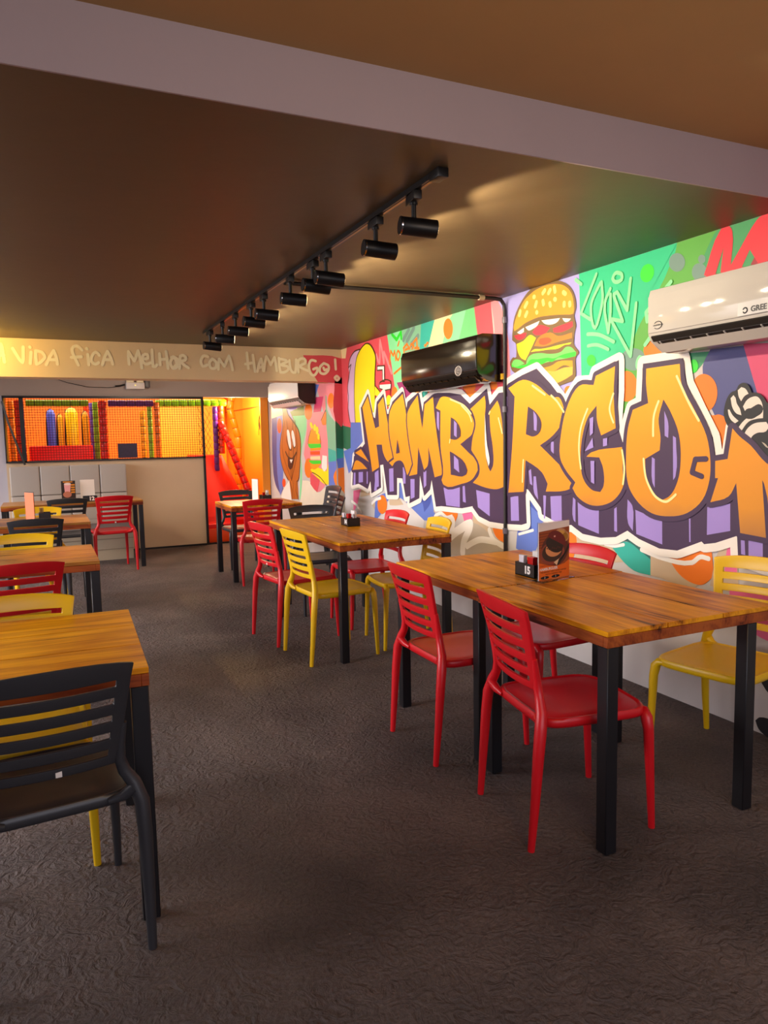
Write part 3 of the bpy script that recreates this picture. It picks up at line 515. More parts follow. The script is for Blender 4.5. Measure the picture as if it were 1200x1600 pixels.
 'painted_fist': """
black 0 2434,1657 2408,1642 2390,1608 2360,1606 2330,1586 2313,1563 2175,1430 2166,1218 2303,1283 2346,1315 2385,1359 2415,1361 2443,1390 2479,1424 2521,1463 2541,1510 2538,1552 2521,1597 2499,1619 2477,1625 2460,1650
glove 0 2466,1624 2447,1638 2425,1629 2407,1605 2428,1595 2446,1572 2460,1594
glove 0 2505,1589 2489,1603 2478,1591 2470,1564 2452,1537 2442,1506 2469,1515 2492,1542
glove 0 2519,1536 2510,1536 2491,1508 2457,1480 2476,1469 2499,1486 2513,1509
glove 0 2435,1547 2414,1576 2385,1589 2360,1588 2338,1564 2328,1528 2327,1489 2356,1487 2402,1475 2444,1427 2464,1439 2437,1472 2399,1501 2357,1522 2358,1533 2386,1515 2421,1520
glove 0 2422,1419 2401,1449 2368,1467 2310,1471 2293,1450 2312,1427 2354,1422 2383,1404 2388,1378 2407,1382 2421,1401
greyt 0 2331,1381 2315,1374 2289,1349 2306,1356
black 0.05 2353,1529 2386,1512 2403,1512
""",
 'painted_shoe': """
black 0 2317,58 2293,82 2210,86 2129,49 2158,-8 2257,1 2298,23
black 0 2320,355 2074,217 2069,100 2314,279
""",
 'deep_colour_fields': """
greyt 0 10321,1932 9746,1904 9651,1704 10175,1720
navy 0 10236,1746 9983,1762 9846,1546 9861,1239 9796,761 9926,670 10159,803 10247,959
bluep 0 9983,1762 9721,1776 9769,1005 9836,759 9948,656 10056,965
lilac 0 9751,1858 9085,1861 9205,1724 9649,1727
olivegreen 0 9377,1808 8815,1859 8794,1731 8987,1467 9114,1578
mint 0 9274,1748 8728,1739 8744,1570 8974,1249 8961,1031 9030,669 9100,664 9032,1001 9021,1467
pink 0 8728,1739 8702,1675 8873,1250 8698,1012 8643,908 8403,794 7866,1041 7924,2076 8352,2109 8300,2015 8117,1756 8382,1757
bluep 0 8384,2091 8236,2080 8397,1930
magenta 0 8366,1939 8103,1933 8204,1760 8473,1760
sage 0 8031,1948 7736,1712 7713,1311 7981,1339 8040,1655
teal 0 7993,1359 7686,1311 7694,1206 7994,1171
bluep 0 7936,1201 7694,1206 7715,902 8014,907
pink 0 8036,2065 7739,2034 7741,1645 7992,1917
offwhite 0 9887,660 9511,892 9428,619 9895,587
cream2 0 9067,644 8955,916 8643,908 8463,812 8343,798 8161,859 7719,853 7734,638 9148,526
orange 0 8548,1086 8559,1048 8583,1014 8619,985 8664,966 8712,958 8760,963 8803,979 8835,1005 8855,1039 8859,1077 8847,1116 8821,1151 8784,1179 8738,1198 8690,1204 8643,1199 8602,1183 8571,1156 8552,1123
orange 0 7765,1865 7772,1839 7789,1815 7814,1797 7845,1786 7878,1783 7912,1789 7941,1803 7964,1824 7978,1849 7981,1877 7973,1904 7956,1928 7930,1946 7899,1957 7865,1959 7832,1953 7803,1938 7781,1918 7768,1892
orange 0 8503,1772 8513,1742 8535,1716 8568,1695 8609,1682 8653,1679 8697,1685 8736,1700 8767,1724 8785,1752 8789,1784 8779,1814 8756,1841 8721,1862 8680,1874 8635,1876 8592,1869 8554,1853 8525,1830 8507,1802
orangered 0 9769,1632 9778,1601 9796,1572 9822,1550 9854,1536 9888,1531 9921,1537 9950,1552 9971,1576 9984,1605 9985,1637 9976,1669 9957,1698 9930,1720 9898,1734 9864,1738 9831,1732 9803,1716 9782,1693 9770,1664
orangered 0 9676,852 9682,833 9695,816 9714,802 9736,793 9761,789 9785,790 9807,798 9823,810 9832,826 9834,845 9828,863 9815,880 9796,894 9773,904 9748,908 9724,906 9703,898 9687,886 9678,870
orange 0 7566,1009 7575,975 7597,943 7630,918 7671,900 7716,892 7761,895 7801,909 7832,933 7851,963 7856,998 7846,1033 7822,1065 7788,1091 7746,1108 7700,1114 7656,1110 7618,1096 7588,1073 7570,1043
""",
 'painted_onion': """
onion 0 9713,1851 9622,1857 9522,1842 9490,1810 9455,1766 9358,1720 9246,1670 9137,1616 9047,1555 8997,1483 8976,1401 8984,1311 9012,1205 9050,1053 9109,920 9210,879 9328,877 9440,880 9548,902 9644,945 9729,1006 9810,1087 9868,1180 9883,1278 9865,1381 9807,1488 9742,1591 9703,1684 9684,1763 9707,1818
brown 0.02 9713,1851 9695,1817 9684,1763 9703,1684 9742,1591 9807,1488 9865,1381 9883,1278 9868,1180 9810,1087 9729,1006 9630,940 9549,896
brown 0.02 9522,1842 9502,1810 9455,1766 9358,1720 9246,1670 9137,1616 9047,1555 8997,1483 8976,1401 8984,1311 9012,1205 9050,1053 9109,920 9223,883 9327,883
oniond 0.012 9613,1703 9649,1644 9698,1560 9736,1474 9760,1401 9771,1328 9742,1240 9639,1119 9499,988 9399,897
oniond 0.012 9537,1701 9516,1641 9488,1556 9468,1472 9467,1400 9475,1328 9474,1243 9452,1123 9421,991 9399,897
oniond 0.012 9280,1693 9281,1635 9283,1552 9285,1470 9283,1399 9280,1329 9290,1245 9322,1126 9366,993 9399,897
oniond 0.012 9173,1689 9164,1632 9151,1550 9142,1468 9132,1399 9126,1330 9147,1247 9221,1129 9323,994 9399,897
onion 0 9494,881 9147,896 9135,662 9425,643
brown 0.016 9475,882 9376,760 9407,644
brown 0.016 9182,895 9230,769 9135,662
oniond 0.012 9328,877 9315,650
white 0 9536,1541 9523,1571 9494,1574 9460,1569 9424,1539 9389,1462 9367,1380 9370,1333 9392,1312 9433,1326 9479,1369 9515,1456
white 0 9332,1538 9309,1561 9275,1559 9241,1534 9211,1491 9192,1428 9188,1369 9210,1340 9244,1335 9279,1358 9310,1403 9328,1473
brown 0.016 9542,1484 9552,1463 9548,1426 9494,1362 9430,1307 9385,1302 9355,1313
brown 0.016 9323,1448 9286,1391 9244,1335 9218,1334 9201,1347
brown 0.03 9622,1277 9580,1244 9515,1209 9427,1189 9332,1189 9235,1228 9162,1269
brownd 0 9535,1197 9332,1183 9239,1212 9344,1075 9458,1043 9529,1082
white 0 9444,1175 9315,1178 9393,1125
""",
 'painted_hand': """
yellow 0 8438,1110 8303,1093 8059,1060 7995,1161 8000,907 8156,910 8448,990 8568,1033 8629,1063
bun 0 8659,1442 8627,1497 8586,1546 8543,1562 8491,1560 8416,1547 8342,1522 8284,1481 8245,1439 8215,1409 8249,1389 8461,1383 8679,1390 8702,1410
brightgreen 0 8696,1385 8235,1384 8224,1338 8419,1327 8667,1348
bun 0 8605,1327 8238,1338 8256,1308 8608,1295
orangered 0 8625,1290 8271,1297 8275,1252 8612,1248
cream 0 8614,1227 8261,1237 8265,1196 8618,1190
brightgreen 0 8683,1178 8236,1186 8240,1145 8621,1147
bun 0 8639,1131 8240,1145 8378,1091 8565,1075
yellow 0 8494,1611 8488,1599 8488,1588 8492,1578 8502,1572 8515,1569 8532,1570 8549,1575 8566,1583 8580,1593 8591,1605 8598,1617 8598,1628 8593,1638 8584,1644 8570,1647 8554,1646 8536,1641 8519,1633 8505,1623
yellow 0 8376,1578 8380,1566 8388,1555 8400,1546 8415,1540 8431,1538 8447,1541 8461,1547 8472,1556 8478,1568 8480,1581 8476,1593 8468,1604 8455,1613 8440,1619 8424,1620 8408,1618 8395,1612 8384,1602 8378,1591
yellow 0 8295,1541 8299,1526 8307,1513 8320,1502 8334,1495 8350,1493 8366,1496 8380,1503 8390,1514 8396,1528 8397,1543 8394,1558 8385,1572 8373,1582 8358,1589 8342,1591 8327,1588 8313,1581 8303,1570 8297,1556
yellow 0 8257,1470 8260,1458 8267,1447 8278,1439 8291,1433 8305,1432 8318,1434 8330,1439 8340,1448 8345,1459 8346,1471 8343,1483 8336,1493 8325,1502 8312,1507 8298,1509 8285,1507 8273,1501 8264,1492 8258,1482
orange 0 8197,1659 8091,1735 8019,1752 8030,1605 8158,1608
brown 0.012 8197,1659 8091,1735 8031,1772
offwhite 0 8187,1248 8031,1240 8041,1100 8145,1057 8228,1105
brown 0.012 8568,1033 8446,1016 8268,976 8072,894
brown 0.01 8696,1385 8657,1464 8570,1546
brown 0.01 8235,1384 8257,1470
white 0 8368,895 8373,879 8385,865 8404,853 8426,844 8451,840 8476,842 8498,848 8515,858 8525,871 8528,887 8523,903 8510,917 8491,929 8468,938 8443,941 8418,940 8397,934 8380,923 8370,910
brown 0 8416,892 8418,887 8423,882 8430,878 8439,875 8449,874 8458,874 8466,876 8473,880 8477,884 8478,889 8476,895 8471,900 8464,904 8455,906 8446,908 8436,907 8428,905 8421,902 8417,897
red 0 8632,1025 8300,954 8403,794 8524,829 8645,887
""",
 'pilaster_side': """
pink 0 7795,2065 7500,2043 7512,1616 7813,1839
sage 0 7805,1945 7758,1765 7512,1616 7496,1303 7791,1337
teal 0 7791,1337 7496,1303 7485,1198 7783,1178
bluep 0 7783,1178 7485,1198 7486,918 7763,903
orange 0 7526,1852 7532,1827 7548,1804 7571,1787 7599,1776 7630,1774 7661,1779 7688,1792 7709,1812 7721,1836 7724,1863 7717,1888 7701,1911 7678,1928 7649,1938 7618,1941 7587,1935 7561,1921 7541,1901 7529,1878
orange 0 7607,1030 7497,1118 7502,870 7609,1006
""",
 'pilaster_front': """
red 0 2936,2065 3042,2101 3027,1559 2997,1567 2931,1637
darkgreen 0 2931,1637 2997,1567 3035,1587 3032,1194 2934,1197
teal 0 2938,1337 3036,1321 3033,1230 2935,1218
bluep 0 2935,1218 3033,1230 3038,1124 2947,1113
orange 0 2947,1113 3046,1123 3070,910 3044,797 2956,901
greyt 0 2956,901 3044,797 3067,-98 2928,-84
""",
 'beam_corner_patch': """
red 0 2582,2328 3020,2304 3044,2284 3037,2032 2913,2041 2742,2048 2684,2140
""",
 'painted_sentence': """
offy 0.028 -296,2191 -287,2257 -276,2323 -269,2344 -264,2330 -256,2258 -249,2185
offy 0.028 -293,2244 -251,2245
offy 0.028 -175,2307 -147,2251 -115,2195 -103,2184 -97,2202 -92,2263 -89,2323
offy 0.028 -34,2325 -32,2322
offy 0.028 -27,2278 -39,2177
offy 0.028 13,2293 9,2230 12,2172 40,2183 71,2214 83,2228 85,2241 77,2262 62,2281 36,2289 13,2293
offy 0.028 93,2167 127,2240 163,2298 180,2245 188,2176
offy 0.028 115,2215 171,2216
offy 0.028 407,2312 391,2329 370,2345 349,2346 331,2337 321,2320 322,2289 344,2228 367,2173
offy 0.028 310,2241 397,2250
offy 0.028 447,2327 451,2323
offy 0.028 454,2272 458,2176
offy 0.028 555,2268 542,2285 524,2295 504,2279 489,2253 483,2227 486,2204 500,2190 518,2184 533,2190 545,2199
offy 0.028 577,2178 601,2249 630,2306 654,2255 671,2188
offy 0.028 600,2228 653,2229
offy 0.028 820,2191 817,2257 820,2311 842,2268 870,2221 891,2276 909,2321 925,2246 936,2158
offy 0.028 961,2245 979,2246 996,2253 998,2272 991,2288 973,2290 956,2280 946,2253 946,2223 959,2204 979,2195 1003,2201 1022,2210
offy 0.028 1039,2333 1038,2253 1041,2175 1059,2173 1077,2190
offy 0.028 1108,2299 1108,2191
offy 0.028 1171,2322 1182,2157
offy 0.028 1108,2241 1179,2251
offy 0.028 1237,2274 1220,2248 1206,2215 1214,2181 1232,2158 1256,2165 1276,2188 1283,2217 1279,2246 1258,2264 1237,2274
offy 0.028 1228,2165 1248,2180 1266,2202 1264,2229 1254,2253 1236,2263 1219,2266
offy 0.028 1293,2159 1296,2221 1306,2283 1332,2290 1356,2277 1358,2260 1347,2241 1320,2234 1303,2225 1339,2196 1380,2168
offy 0.028 1577,2284 1557,2290 1533,2290 1515,2267 1505,2237 1509,2208 1521,2186 1545,2191 1566,2202
offy 0.028 1621,2263 1605,2247 1590,2225 1591,2197 1602,2173 1625,2167 1648,2174 1657,2198 1657,2226 1640,2248 1621,2263
offy 0.028 1677,2160 1680,2217 1689,2264 1712,2228 1739,2191 1765,2248 1789,2297 1808,2233 1822,2156
offy 0.028 1976,2333 1985,2174
offy 0.028 1956,2219 2042,2236
offy 0.028 2037,2312 2055,2145
offy 0.028 2078,2146 2099,2219 2123,2276 2135,2224 2142,2155
offy 0.028 2096,2184 2144,2200
offy 0.028 2150,2155 2162,2233 2179,2301 2201,2264 2224,2218 2247,2260 2267,2296 2280,2232 2287,2158
offy 0.028 2315,2289 2316,2215 2327,2143 2369,2144 2409,2168 2415,2188 2402,2206 2361,2214 2329,2220 2364,2236 2404,2253 2396,2266 2372,2275 2342,2280 2315,2281
offy 0.028 2429,2269 2432,2220 2442,2168 2466,2143 2491,2146 2500,2211 2503,2279
offy 0.028 2524,2147 2522,2208 2528,2272 2561,2291 2595,2289 2607,2269 2602,2242 2562,2226 2534,2209 2579,2185 2633,2165
offy 0.028 2720,2269 2697,2276 2670,2275 2652,2253 2643,2220 2646,2179 2657,2142 2677,2123 2699,2119 2719,2135 2734,2159 2739,2182 2735,2198 2714,2192 2692,2182
offy 0.028 2813,2248 2791,2231 2769,2207 2763,2178 2768,2152 2790,2138 2818,2137 2844,2153 2863,2177 2869,2202 2864,2225 2839,2239 2813,2248
offy 0.028 2808,2200 2812,2188 2820,2176 2833,2179 2846,2185
offy 0.028 2944,2291 2949,2187
offy 0.028 2956,2115 2944,2107 2935,2096 2944,2081 2960,2070 2975,2078 2985,2092 2975,2105 2961,2115
""",
}
def rounded(P, closed):
    """soften shallow corners of an outline, keep sharp ones"""
    N = len(P)
    if N < 4 or N > 70: return P
    def tan(i):
        if not closed and i in (0, N-1): return None
        a, c = P[i]-P[i-1], P[(i+1) % N]-P[i]
        if a.length < 1e-6 or c.length < 1e-6 or a.angle(c) > .95: return None
        return (a.normalized()+c.normalized()).normalized()
    out = []
    for i in range(N if closed else N-1):
        p, q = P[i], P[(i+1) % N]; d = q-p; L = d.length
        t0, t1 = tan(i), tan((i+1) % N)
        if L < .02 or (t0 is None and t1 is None): out.append(p); continue
        t0 = (t0 or d.normalized())*L; t1 = (t1 or d.normalized())*L
        for t in (0, .25, .5, .75):
            out.append(p*(2*t**3-3*t*t+1)+t0*(t**3-2*t*t+t)+q*(-2*t**3+3*t*t)+t1*(t**3-t*t))
    if not closed: out.append(P[-1])
    return out
def painting(name, key, place, base, parent, step=.000012):
    b = MB(); b.flat = True; off = base
    for ln in MURAL[key].strip().split('\n'):
        t = ln.split(); w = float(t[1]); P = [Vector((int(a)/1000, int(c)/1000)) for a, c in (q.split(',') for q in t[2:])]
        m = MATS['paint_'+t[0]]; off += step
        if w == 0:
            P = rounded(P, True)
            tri = tessellate_polygon([[Vector((p.x, p.y, 0)) for p in P]])
            b.add([place(p.x, p.y, off) for p in P], [tuple(q) for q in tri], m)
        else:
            cl = (P[0]-P[-1]).length < 1e-5
            P = rounded(P[:-1], True) if cl else rounded(P, False)
            if cl: P.append(P[0])
            h = w/2; e = .0000035
            for i in range(len(P)-1):
                d = P[i+1]-P[i]
                if d.length < 1e-6: continue
                n = Vector((-d.y, d.x)).normalized()*h; off += e
                b.add([place(*q, off) for q in (P[i]+n, P[i]-n, P[i+1]-n, P[i+1]+n)], [(0,1,2,3)], m)
            for p in P:
                off += e
                b.add([place(p.x+h*math.cos(2*PI*j/12), p.y+h*math.sin(2*PI*j/12), off) for j in range(12)], [tuple(range(12))], m)
    return b.build(name, parent)
def onwall(y, z, o): return (XW-.0005-o, y, min(z, HC-.0005))
def onbeam(x, z, o): return (min(x, XW-.001), YB-.0005-o, min(z, HC-.0005))
def onside(y, z, o): return (2.93-.0005-o, max(min(y, 7.76), YB), min(z, 2.0545))
for nm, key, base, lab in (('mural_background', 'colour_fields', 0, None), ('painted_drink', 'painted_drink', .005, 'painted yellow plume with red soft drink cup'), ('painted_burger', 'painted_burger', .005, 'painted cheeseburger'),
        ('painted_tag', 'painted_tag', .005, 'pale green spray tag'), ('painted_lettering', 'painted_lettering', .0075, 'HAMBURGO in orange and purple bubble letters'), ('painted_fist', 'painted_fist', .0115, 'painted white gloved fist'),
        ('painted_shoe', 'painted_shoe', .0115, 'black painted foot'), ('mural_background', 'deep_colour_fields', 0, None), ('painted_onion', 'painted_onion', .002, 'smiling brown onion'), ('painted_hand', 'painted_hand', .002, 'yellow hand holding a tall burger')):
    o = painting(nm, key, onwall, base, wall_r)
    if lab: o['label'] = lab
painting('painted_patch', 'pilaster_side', onside, 0, beam)
painting('painted_patch', 'pilaster_front', onbeam, 0, beam)
painting('painted_patch', 'beam_corner_patch', onbeam, 0, beam)
painting('painted_sentence', 'painted_sentence', onbeam, .001, beam)['label'] = 'A VIDA FICA MELHOR COM HAMBURGO! in white handwriting'
# play room shell
ORANGE = mat('orange_play_wall', '#ff9a24', .35, vary=.05); ORANGE2 = mat('deep_orange_play_wall', '#f0861c', .5, vary=.18, vscale=3)
b = MB(); b.box(-2.2, 3.01, 12.9, 13.0, -.05, 2.6, ORANGE2); b.box(1.85, 2.95, 12.86, 12.9, 1.0, 2.2, mat('yellow_panel', '#fac024', .4)); struct(b.build('wall_far'), 'orange far wall of the play room', 'wall')
b = MB(); b.box(2.985, 3.012, 10.43, 12.9, 0, 2.5, ORANGE); b.box(2.975, 2.985, 10.45, 12.9, 1.935, 1.95, mat('dark_orange_line', '#a04a08', .5)); b.box(2.90, 3.012, 10.392, 10.43, 0, 2.05, ORANGE); struct(b.build('wall_orange'), 'glossy orange side wall', 'wall')
b = MB(); b.box(-2.3, -2.2, 10.39, 13.0, -.05, 2.6, ORANGE); struct(b.build('wall_left'), 'orange left wall of the play room', 'wall')
b = MB(); b.box(-2.3, 3.02, 10.39, 13.0, 2.5, 2.6, mat('yellow_ceiling', '#f0b020', .6)); struct(b.build('ceiling_play'), 'yellow play room ceiling', 'ceiling')
# window opening with frame and net
op = struct(empty('window_1', (0, YP, 0)), 'black framed opening with safety net into the play room', 'window')
b = MB(); b.box(-.40, 2.06, -.03, .0, 2.02, 2.05, FRAME); b.box(-.40, 2.06, -.03, 0, 1.215, 1.235, FRAME); b.box(2.03, 2.06, -.03, 0, .0, 2.03, FRAME); b.box(-.215, -.165, -.03, 0, 1.22, 2.03, FRAME); b.box(-.40, -.385, -.03, 0, 1.22, 2.03, FRAME)
b.build('window_frame', op)
b = MB(); c = mat('yellow_edge', '#d89a20', .6); b.box(-.385, -.365, -.02, .0, 1.235, 2.02, c); b.build('side_trim', op)
b = MB(); b.tube([(-.40, -.04, 1.98), (-.34, -.05, 1.7), (-.19, -.06, 1.19)], .013, FRAME, 8); b.build('strap', op)
b = MB(); NETM = mat('black_net_cord', '#1a1210', .8)
x = -.36
while x < 2.03: b.box(x-.0022, x+.0022, .012, .0152, 1.22, 2.04, NETM); x += .0318
z = 1.24
while z < 2.04: b.box(-.38, 2.04, .012, .0152, z-.0022, z+.0022, NETM); z += .0318
net = b.build('safety_net', op)

# ------------------------------------------------------------------ play equipment
def padded(name, path, r, hexc, label, cat='padded pole', group=None, seg=.11):
    m = mat('vinyl_'+hexc.strip('#'), hexc, .3); dk = mat('seam_dark', '#3a1808', .7)
    P = [Vector(p) for p in path]; t = empty(name, P[-1] if P[-1].z < P[0].z else P[0], 0, label, cat, group); base = Vector(t.location)
    b = MB(); pts = []; rad = []; dips = set()
    for a, c in zip(P[:-1], P[1:]):
        L = (c-a).length; n = max(1, round(L/seg)); d = (c-a)/n; u = d.normalized()
        for i in range(n):
            s0 = a+d*i-base; s1 = a+d*(i+1)-base; g = .004
            if pts: dips.add(len(pts)-1)
            pts += [s0+u*g, s0+u*(g+.014), s1-u*(g+.014), s1-u*g]; rad += [r*.90, r, r, r*.90]
    b.tube(pts, rad, m, 12); k = b.slot(dk)
    for i in dips:
        for q in range(12): b.mi[i*12+q] = k
    b.build('padding', t, smooth=True)
    return t
G_POST = 'padded poles of the play frame'
padded('padded_post', [(.79, 10.72, 2.02), (.79, 10.72, 1.0)], .055, '#d8201c', 'thick red padded post in the middle of the net', group=G_POST)
padded('padded_post', [(.725, 11.05, 2.02), (.725, 11.05, 1.0)], .04, '#7ab820', 'green padded post just left of the thick red post', group=G_POST)
padded('padded_post', [(.69, 11.3, 2.02), (.69, 11.3, 1.0)], .035, '#6a48c0', 'violet padded post left of the green one', group=G_POST)
padded('padded_post', [(.63, 11.5, 2.02), (.63, 11.5, 1.0)], .035, '#e84018', 'orange red padded post beside the violet one', group=G_POST)
padded('padded_post', [(1.43, 10.9, 2.0), (1.43, 10.9, 1.0)], .035, '#7ab820', 'green padded post right of the dark plaque', group=G_POST)
padded('padded_post', [(1.50, 10.72, 2.0), (1.50, 10.72, 1.0)], .04, '#f07818', 'orange padded post beside the right green post', group=G_POST)
padded('padded_post', [(1.355, 11.1, 1.9), (1.355, 11.1, 1.0)], .04, '#f8b020', 'yellow padded post left of the right green post', group=G_POST)
padded('padded_post', [(-.225, 10.7, 2.02), (-.225, 10.7, 1.0)], .06, '#d83018', 'red padded post at the left end of the net', group=G_POST)
padded('padded_post', [(-.33, 10.9, 2.02), (-.33, 10.9, 1.0)], .04, '#f0a020', 'yellow padded post at the far left of the net', group=G_POST)
padded('padded_post', [(2.355, 10.9, 1.95), (2.355, 10.9, 1.0)], .04, '#5c2088', 'purple padded post right of the black frame', group=G_POST)
padded('padded_post', [(2.44, 10.9, 1.98), (2.44, 10.9, 1.25)], .045, '#f04018', 'red padded post at the top of the slide', group=G_POST)
padded('padded_beam', [(-.15, 10.75, 1.985), (.62, 10.75, 1.985)], .045, '#86c818', 'green padded beam over the left half of the net', group='padded beams of the play frame')
padded('padded_beam', [(.86, 10.7, 1.98), (1.46, 10.7, 1.98)], .045, '#5c2088', 'purple padded beam along the top of the net', group='padded beams of the play frame')
padded('padded_beam', [(1.5, 10.8, 1.985), (2.50, 10.8, 2.0)], .05, '#86e018', 'bright green padded beam at the right end of the frame', group='padded beams of the play frame')
padded('padded_rail', [(2.43, 10.88, 1.72), (2.72, 10.55, .72), (2.80, 10.46, .30)], .055, '#f01808', 'bright red padded rail sloping down beside the slide', 'padded rail')
padded('padded_post', [(2.84, 11.8, 2.2), (2.79, 11.8, 1.95), (2.905, 11.8, 1.5), (2.905, 11.8, 1.15), (2.88, 11.8, .9), (2.89, 11.8, .1)], .055, '#f88010', 'orange padded post bent against the orange wall', group=G_POST, seg=.15)
RED = mat('red_vinyl', '#f2180c', .38)
b = MB(); b.prism([(10.44, .26), (10.48, .26), (11.0, 1.235), (11.9, 1.235), (11.9, 1.16), (11.05, 1.16), (10.6, .2), (10.44, .2)], 'x', 2.10, 2.45, RED)
vs = [(2.10,10.5,.30),(2.78,10.5,.30),(2.46,11.02,1.236),(2.10,11.02,1.236),(2.10,10.55,.22),(2.80,10.55,.22),(2.50,11.1,1.18),(2.10,11.1,1.18)]
b.add(vs, [(0,1,2,3),(7,6,5,4),(0,4,5,1),(1,5,6,2),(2,6,7,3),(3,7,4,0)], RED)
tag(b.build('slide', bevel=.006), 'bright red vinyl slide right of the beige partition', 'slide')
b = MB(); b.box(2.09, 2.8, 10.42, 10.9, 0, .20, mat('orange_red_pad', '#f85010', .4)); tag(b.build('landing_mat', bevel=.02), 'orange red padded step at the foot of the slide', 'mat')
b = MB(); b.box(-.14, .66, 11.0, 11.12, 1.0, 1.42, RED); tag(b.build('padded_wall', bevel=.015), 'low red padded wall behind the left half of the net', 'padded wall')
b = MB(); b.box(-2.0, 2.05, 10.5, 12.7, .95, 1.0, mat('play_deck', '#d86010', .6)); tag(b.build('play_deck'), 'raised orange deck of the play frame', 'platform')
b = MB()
for k in range(9):
    for s_ in (1, -1):
        xa = 2.14+(k*.06)-.16; pts = []
        x0, x1 = xa, xa+s_*.36; z0, z1 = 1.24, 1.94
        if s_ < 0: x0 += .2; x1 += .2
        cx0, cx1 = max(2.12, min(2.31, x0)), max(2.12, min(2.31, x1))
        if abs(x1-x0) < 1e-6 or cx0 == cx1: continue
        b.tube([(cx0, 11.0, z0+(z1-z0)*(cx0-x0)/(x1-x0)), (cx1, 11.0, z0+(z1-z0)*(cx1-x0)/(x1-x0))], .0025, NETM, 4)
tag(b.build('diamond_net'), 'diamond mesh net right of the black frame', 'net')
for (x, w, col, z1, lab) in ((.155, .06, '#4a5ce0', 1.93, 'blue hanging punch roller behind the net'), (.270, .042, '#f0b820', 1.86, 'narrow yellow punch roller beside the blue one'), (.42, .085, '#ffd810', 1.95, 'wide bright yellow punch roller'), (.60, .045, '#f0a818', 1.9, 'yellow punch roller nearest the violet post')):
    t = empty('punch_roller', (x, 11.35, 1.0), 0, lab, 'play roller', 'punch rollers behind the net')
    b = MB(); m = mat('roller'+col[1:], col, .3); b.tube([(0,0,0),(0,0,.04),(0,0,z1-1.08),(0,0,z1-1.02),(0,0,z1-1.0)], [w*.8, w, w, w*.7, w*.25], m, 14); b.build('roller', t, smooth=True)
    b = MB(); b.tube([(-w,0,.0),(-w*1.12,-.01,.5),(-w*1.0,-.01,.75),(-w*.75,0,z1-1.03),(0,0,z1-.99)], .012, BLK, 6); b.build('cord', t, smooth=True)
b = MB()
for k in range(4):
    r = .075+.008*k; pts = [(2.972-.003*k, 10.66+.6*r*1.2*math.cos(a)+.01*math.sin(3*a+k), 1.70+r*math.sin(a)*1.1) for a in [2*PI*j/24 for j in range(24)]]
    b.tube(pts, .0035, BLK, 5, closed=True)
b.tube([(2.97, 10.60, 1.78), (2.97, 10.56, 1.88), (2.975, 10.53, 1.93)], .0035, BLK, 5); b.tube([(2.97, 10.72, 1.65), (2.97, 10.78, 1.58), (2.975, 10.8, 1.52)], .0035, BLK, 5)
tag(b.build('cable_coil', smooth=True), 'coil of thin black cable hung on the orange wall', 'cable')
b = MB(); b.box(.925, 1.16, YP-.045, YP-.031, 1.245, 1.435, mat('plaque_dark', '#2a1c38', .4, vary=.5, vscale=40)); b.box(.918, .925, YP-.047, YP-.03, 1.24, 1.44, BLK)
tag(b.build('hanging_plaque'), 'small dark rectangular plaque on the lower edge of the net', 'plaque')

# ------------------------------------------------------------------ banquette
GREYV = mat('grey_vinyl', '#b0a8a0', .5, bump=.05, bscale=120)
bq = empty('banquette', (.3, 10.0, 0), 0, 'long grey upholstered bench against the beige partition', 'bench')
b = MB(); b.box(-.85, .68, -.42, .25, 0, .38, mat('pale_laminate', '#b5a78f', .5, vary=.1)); b.box(-.85, .685, -.425, -.419, .13, .136, mat('groove', '#8a7c68', .7)); b.box(-.85, .685, -.425, -.419, .26, .266, mat('groove', '#8a7c68', .7)); b.build('base', bq)
b = MB(); b.box(-.85, .68, -.44, .12, .38, .47, GREYV); b.build('seat', bq, bevel=.02, segs=3)
xs = [-.67, -.33, .015, .37, .70]
for i in range(4):
    for z0, z1 in ((.46, .80), (.805, 1.17)):
        b = MB(); b.box(xs[i]+.003, xs[i+1]-.003, .12, .255, z0, z1, GREYV); b.build('back_cushion', bq, bevel=.016, segs=3)

# ------------------------------------------------------------------ wall mounted things
lb = empty('emergency_light', (1.17, YP-.06, 2.14), 0, 'small white emergency light box hanging on the grey lintel', 'emergency light')
WH = mat('white_plastic', '#d8d0cc', .4)
b = MB(); b.box(-.11, .12, -.05, .05, 0, .085, WH); b.build('body', lb, bevel=.008)
b = MB(); b.box(-.10, -.01, -.03, .05, .085, .14, mat('lamp_cream', '#f0e0b8', .4)); b.box(.02, .11, -.03, .05, .085, .14, mat('lamp_cream', '#f0e0b8', .4)); b.build('lamp_head', lb, bevel=.01)
b = MB(); b.box(.125, .19, -.04, .04, .02, .12, mat('lamp_grey', '#4a4446', .4)); b.build('plug_box', lb, bevel=.01)
b = MB(); b.box(-.004, .008, -.052, -.05, .045, .055, mat('indicator_yellow', '#ffe020', .4, emit=1.5)); b.build('indicator', lb)
b = MB(); b.tube([(.12, 10.22, 2.30), (.35, 10.24, 2.22), (.6, 10.25, 2.165), (.85, 10.25, 2.16), (.97, 10.24, 2.175)], .004, BLK, 6); b.tube([(.93, 10.235, 2.178), (.99, 10.235, 2.185), (1.05, 10.225, 2.2)], .011, BLK, 8)
tag(b.build('power_cable', smooth=True), 'thin black cable drooping along the grey lintel', 'cable')

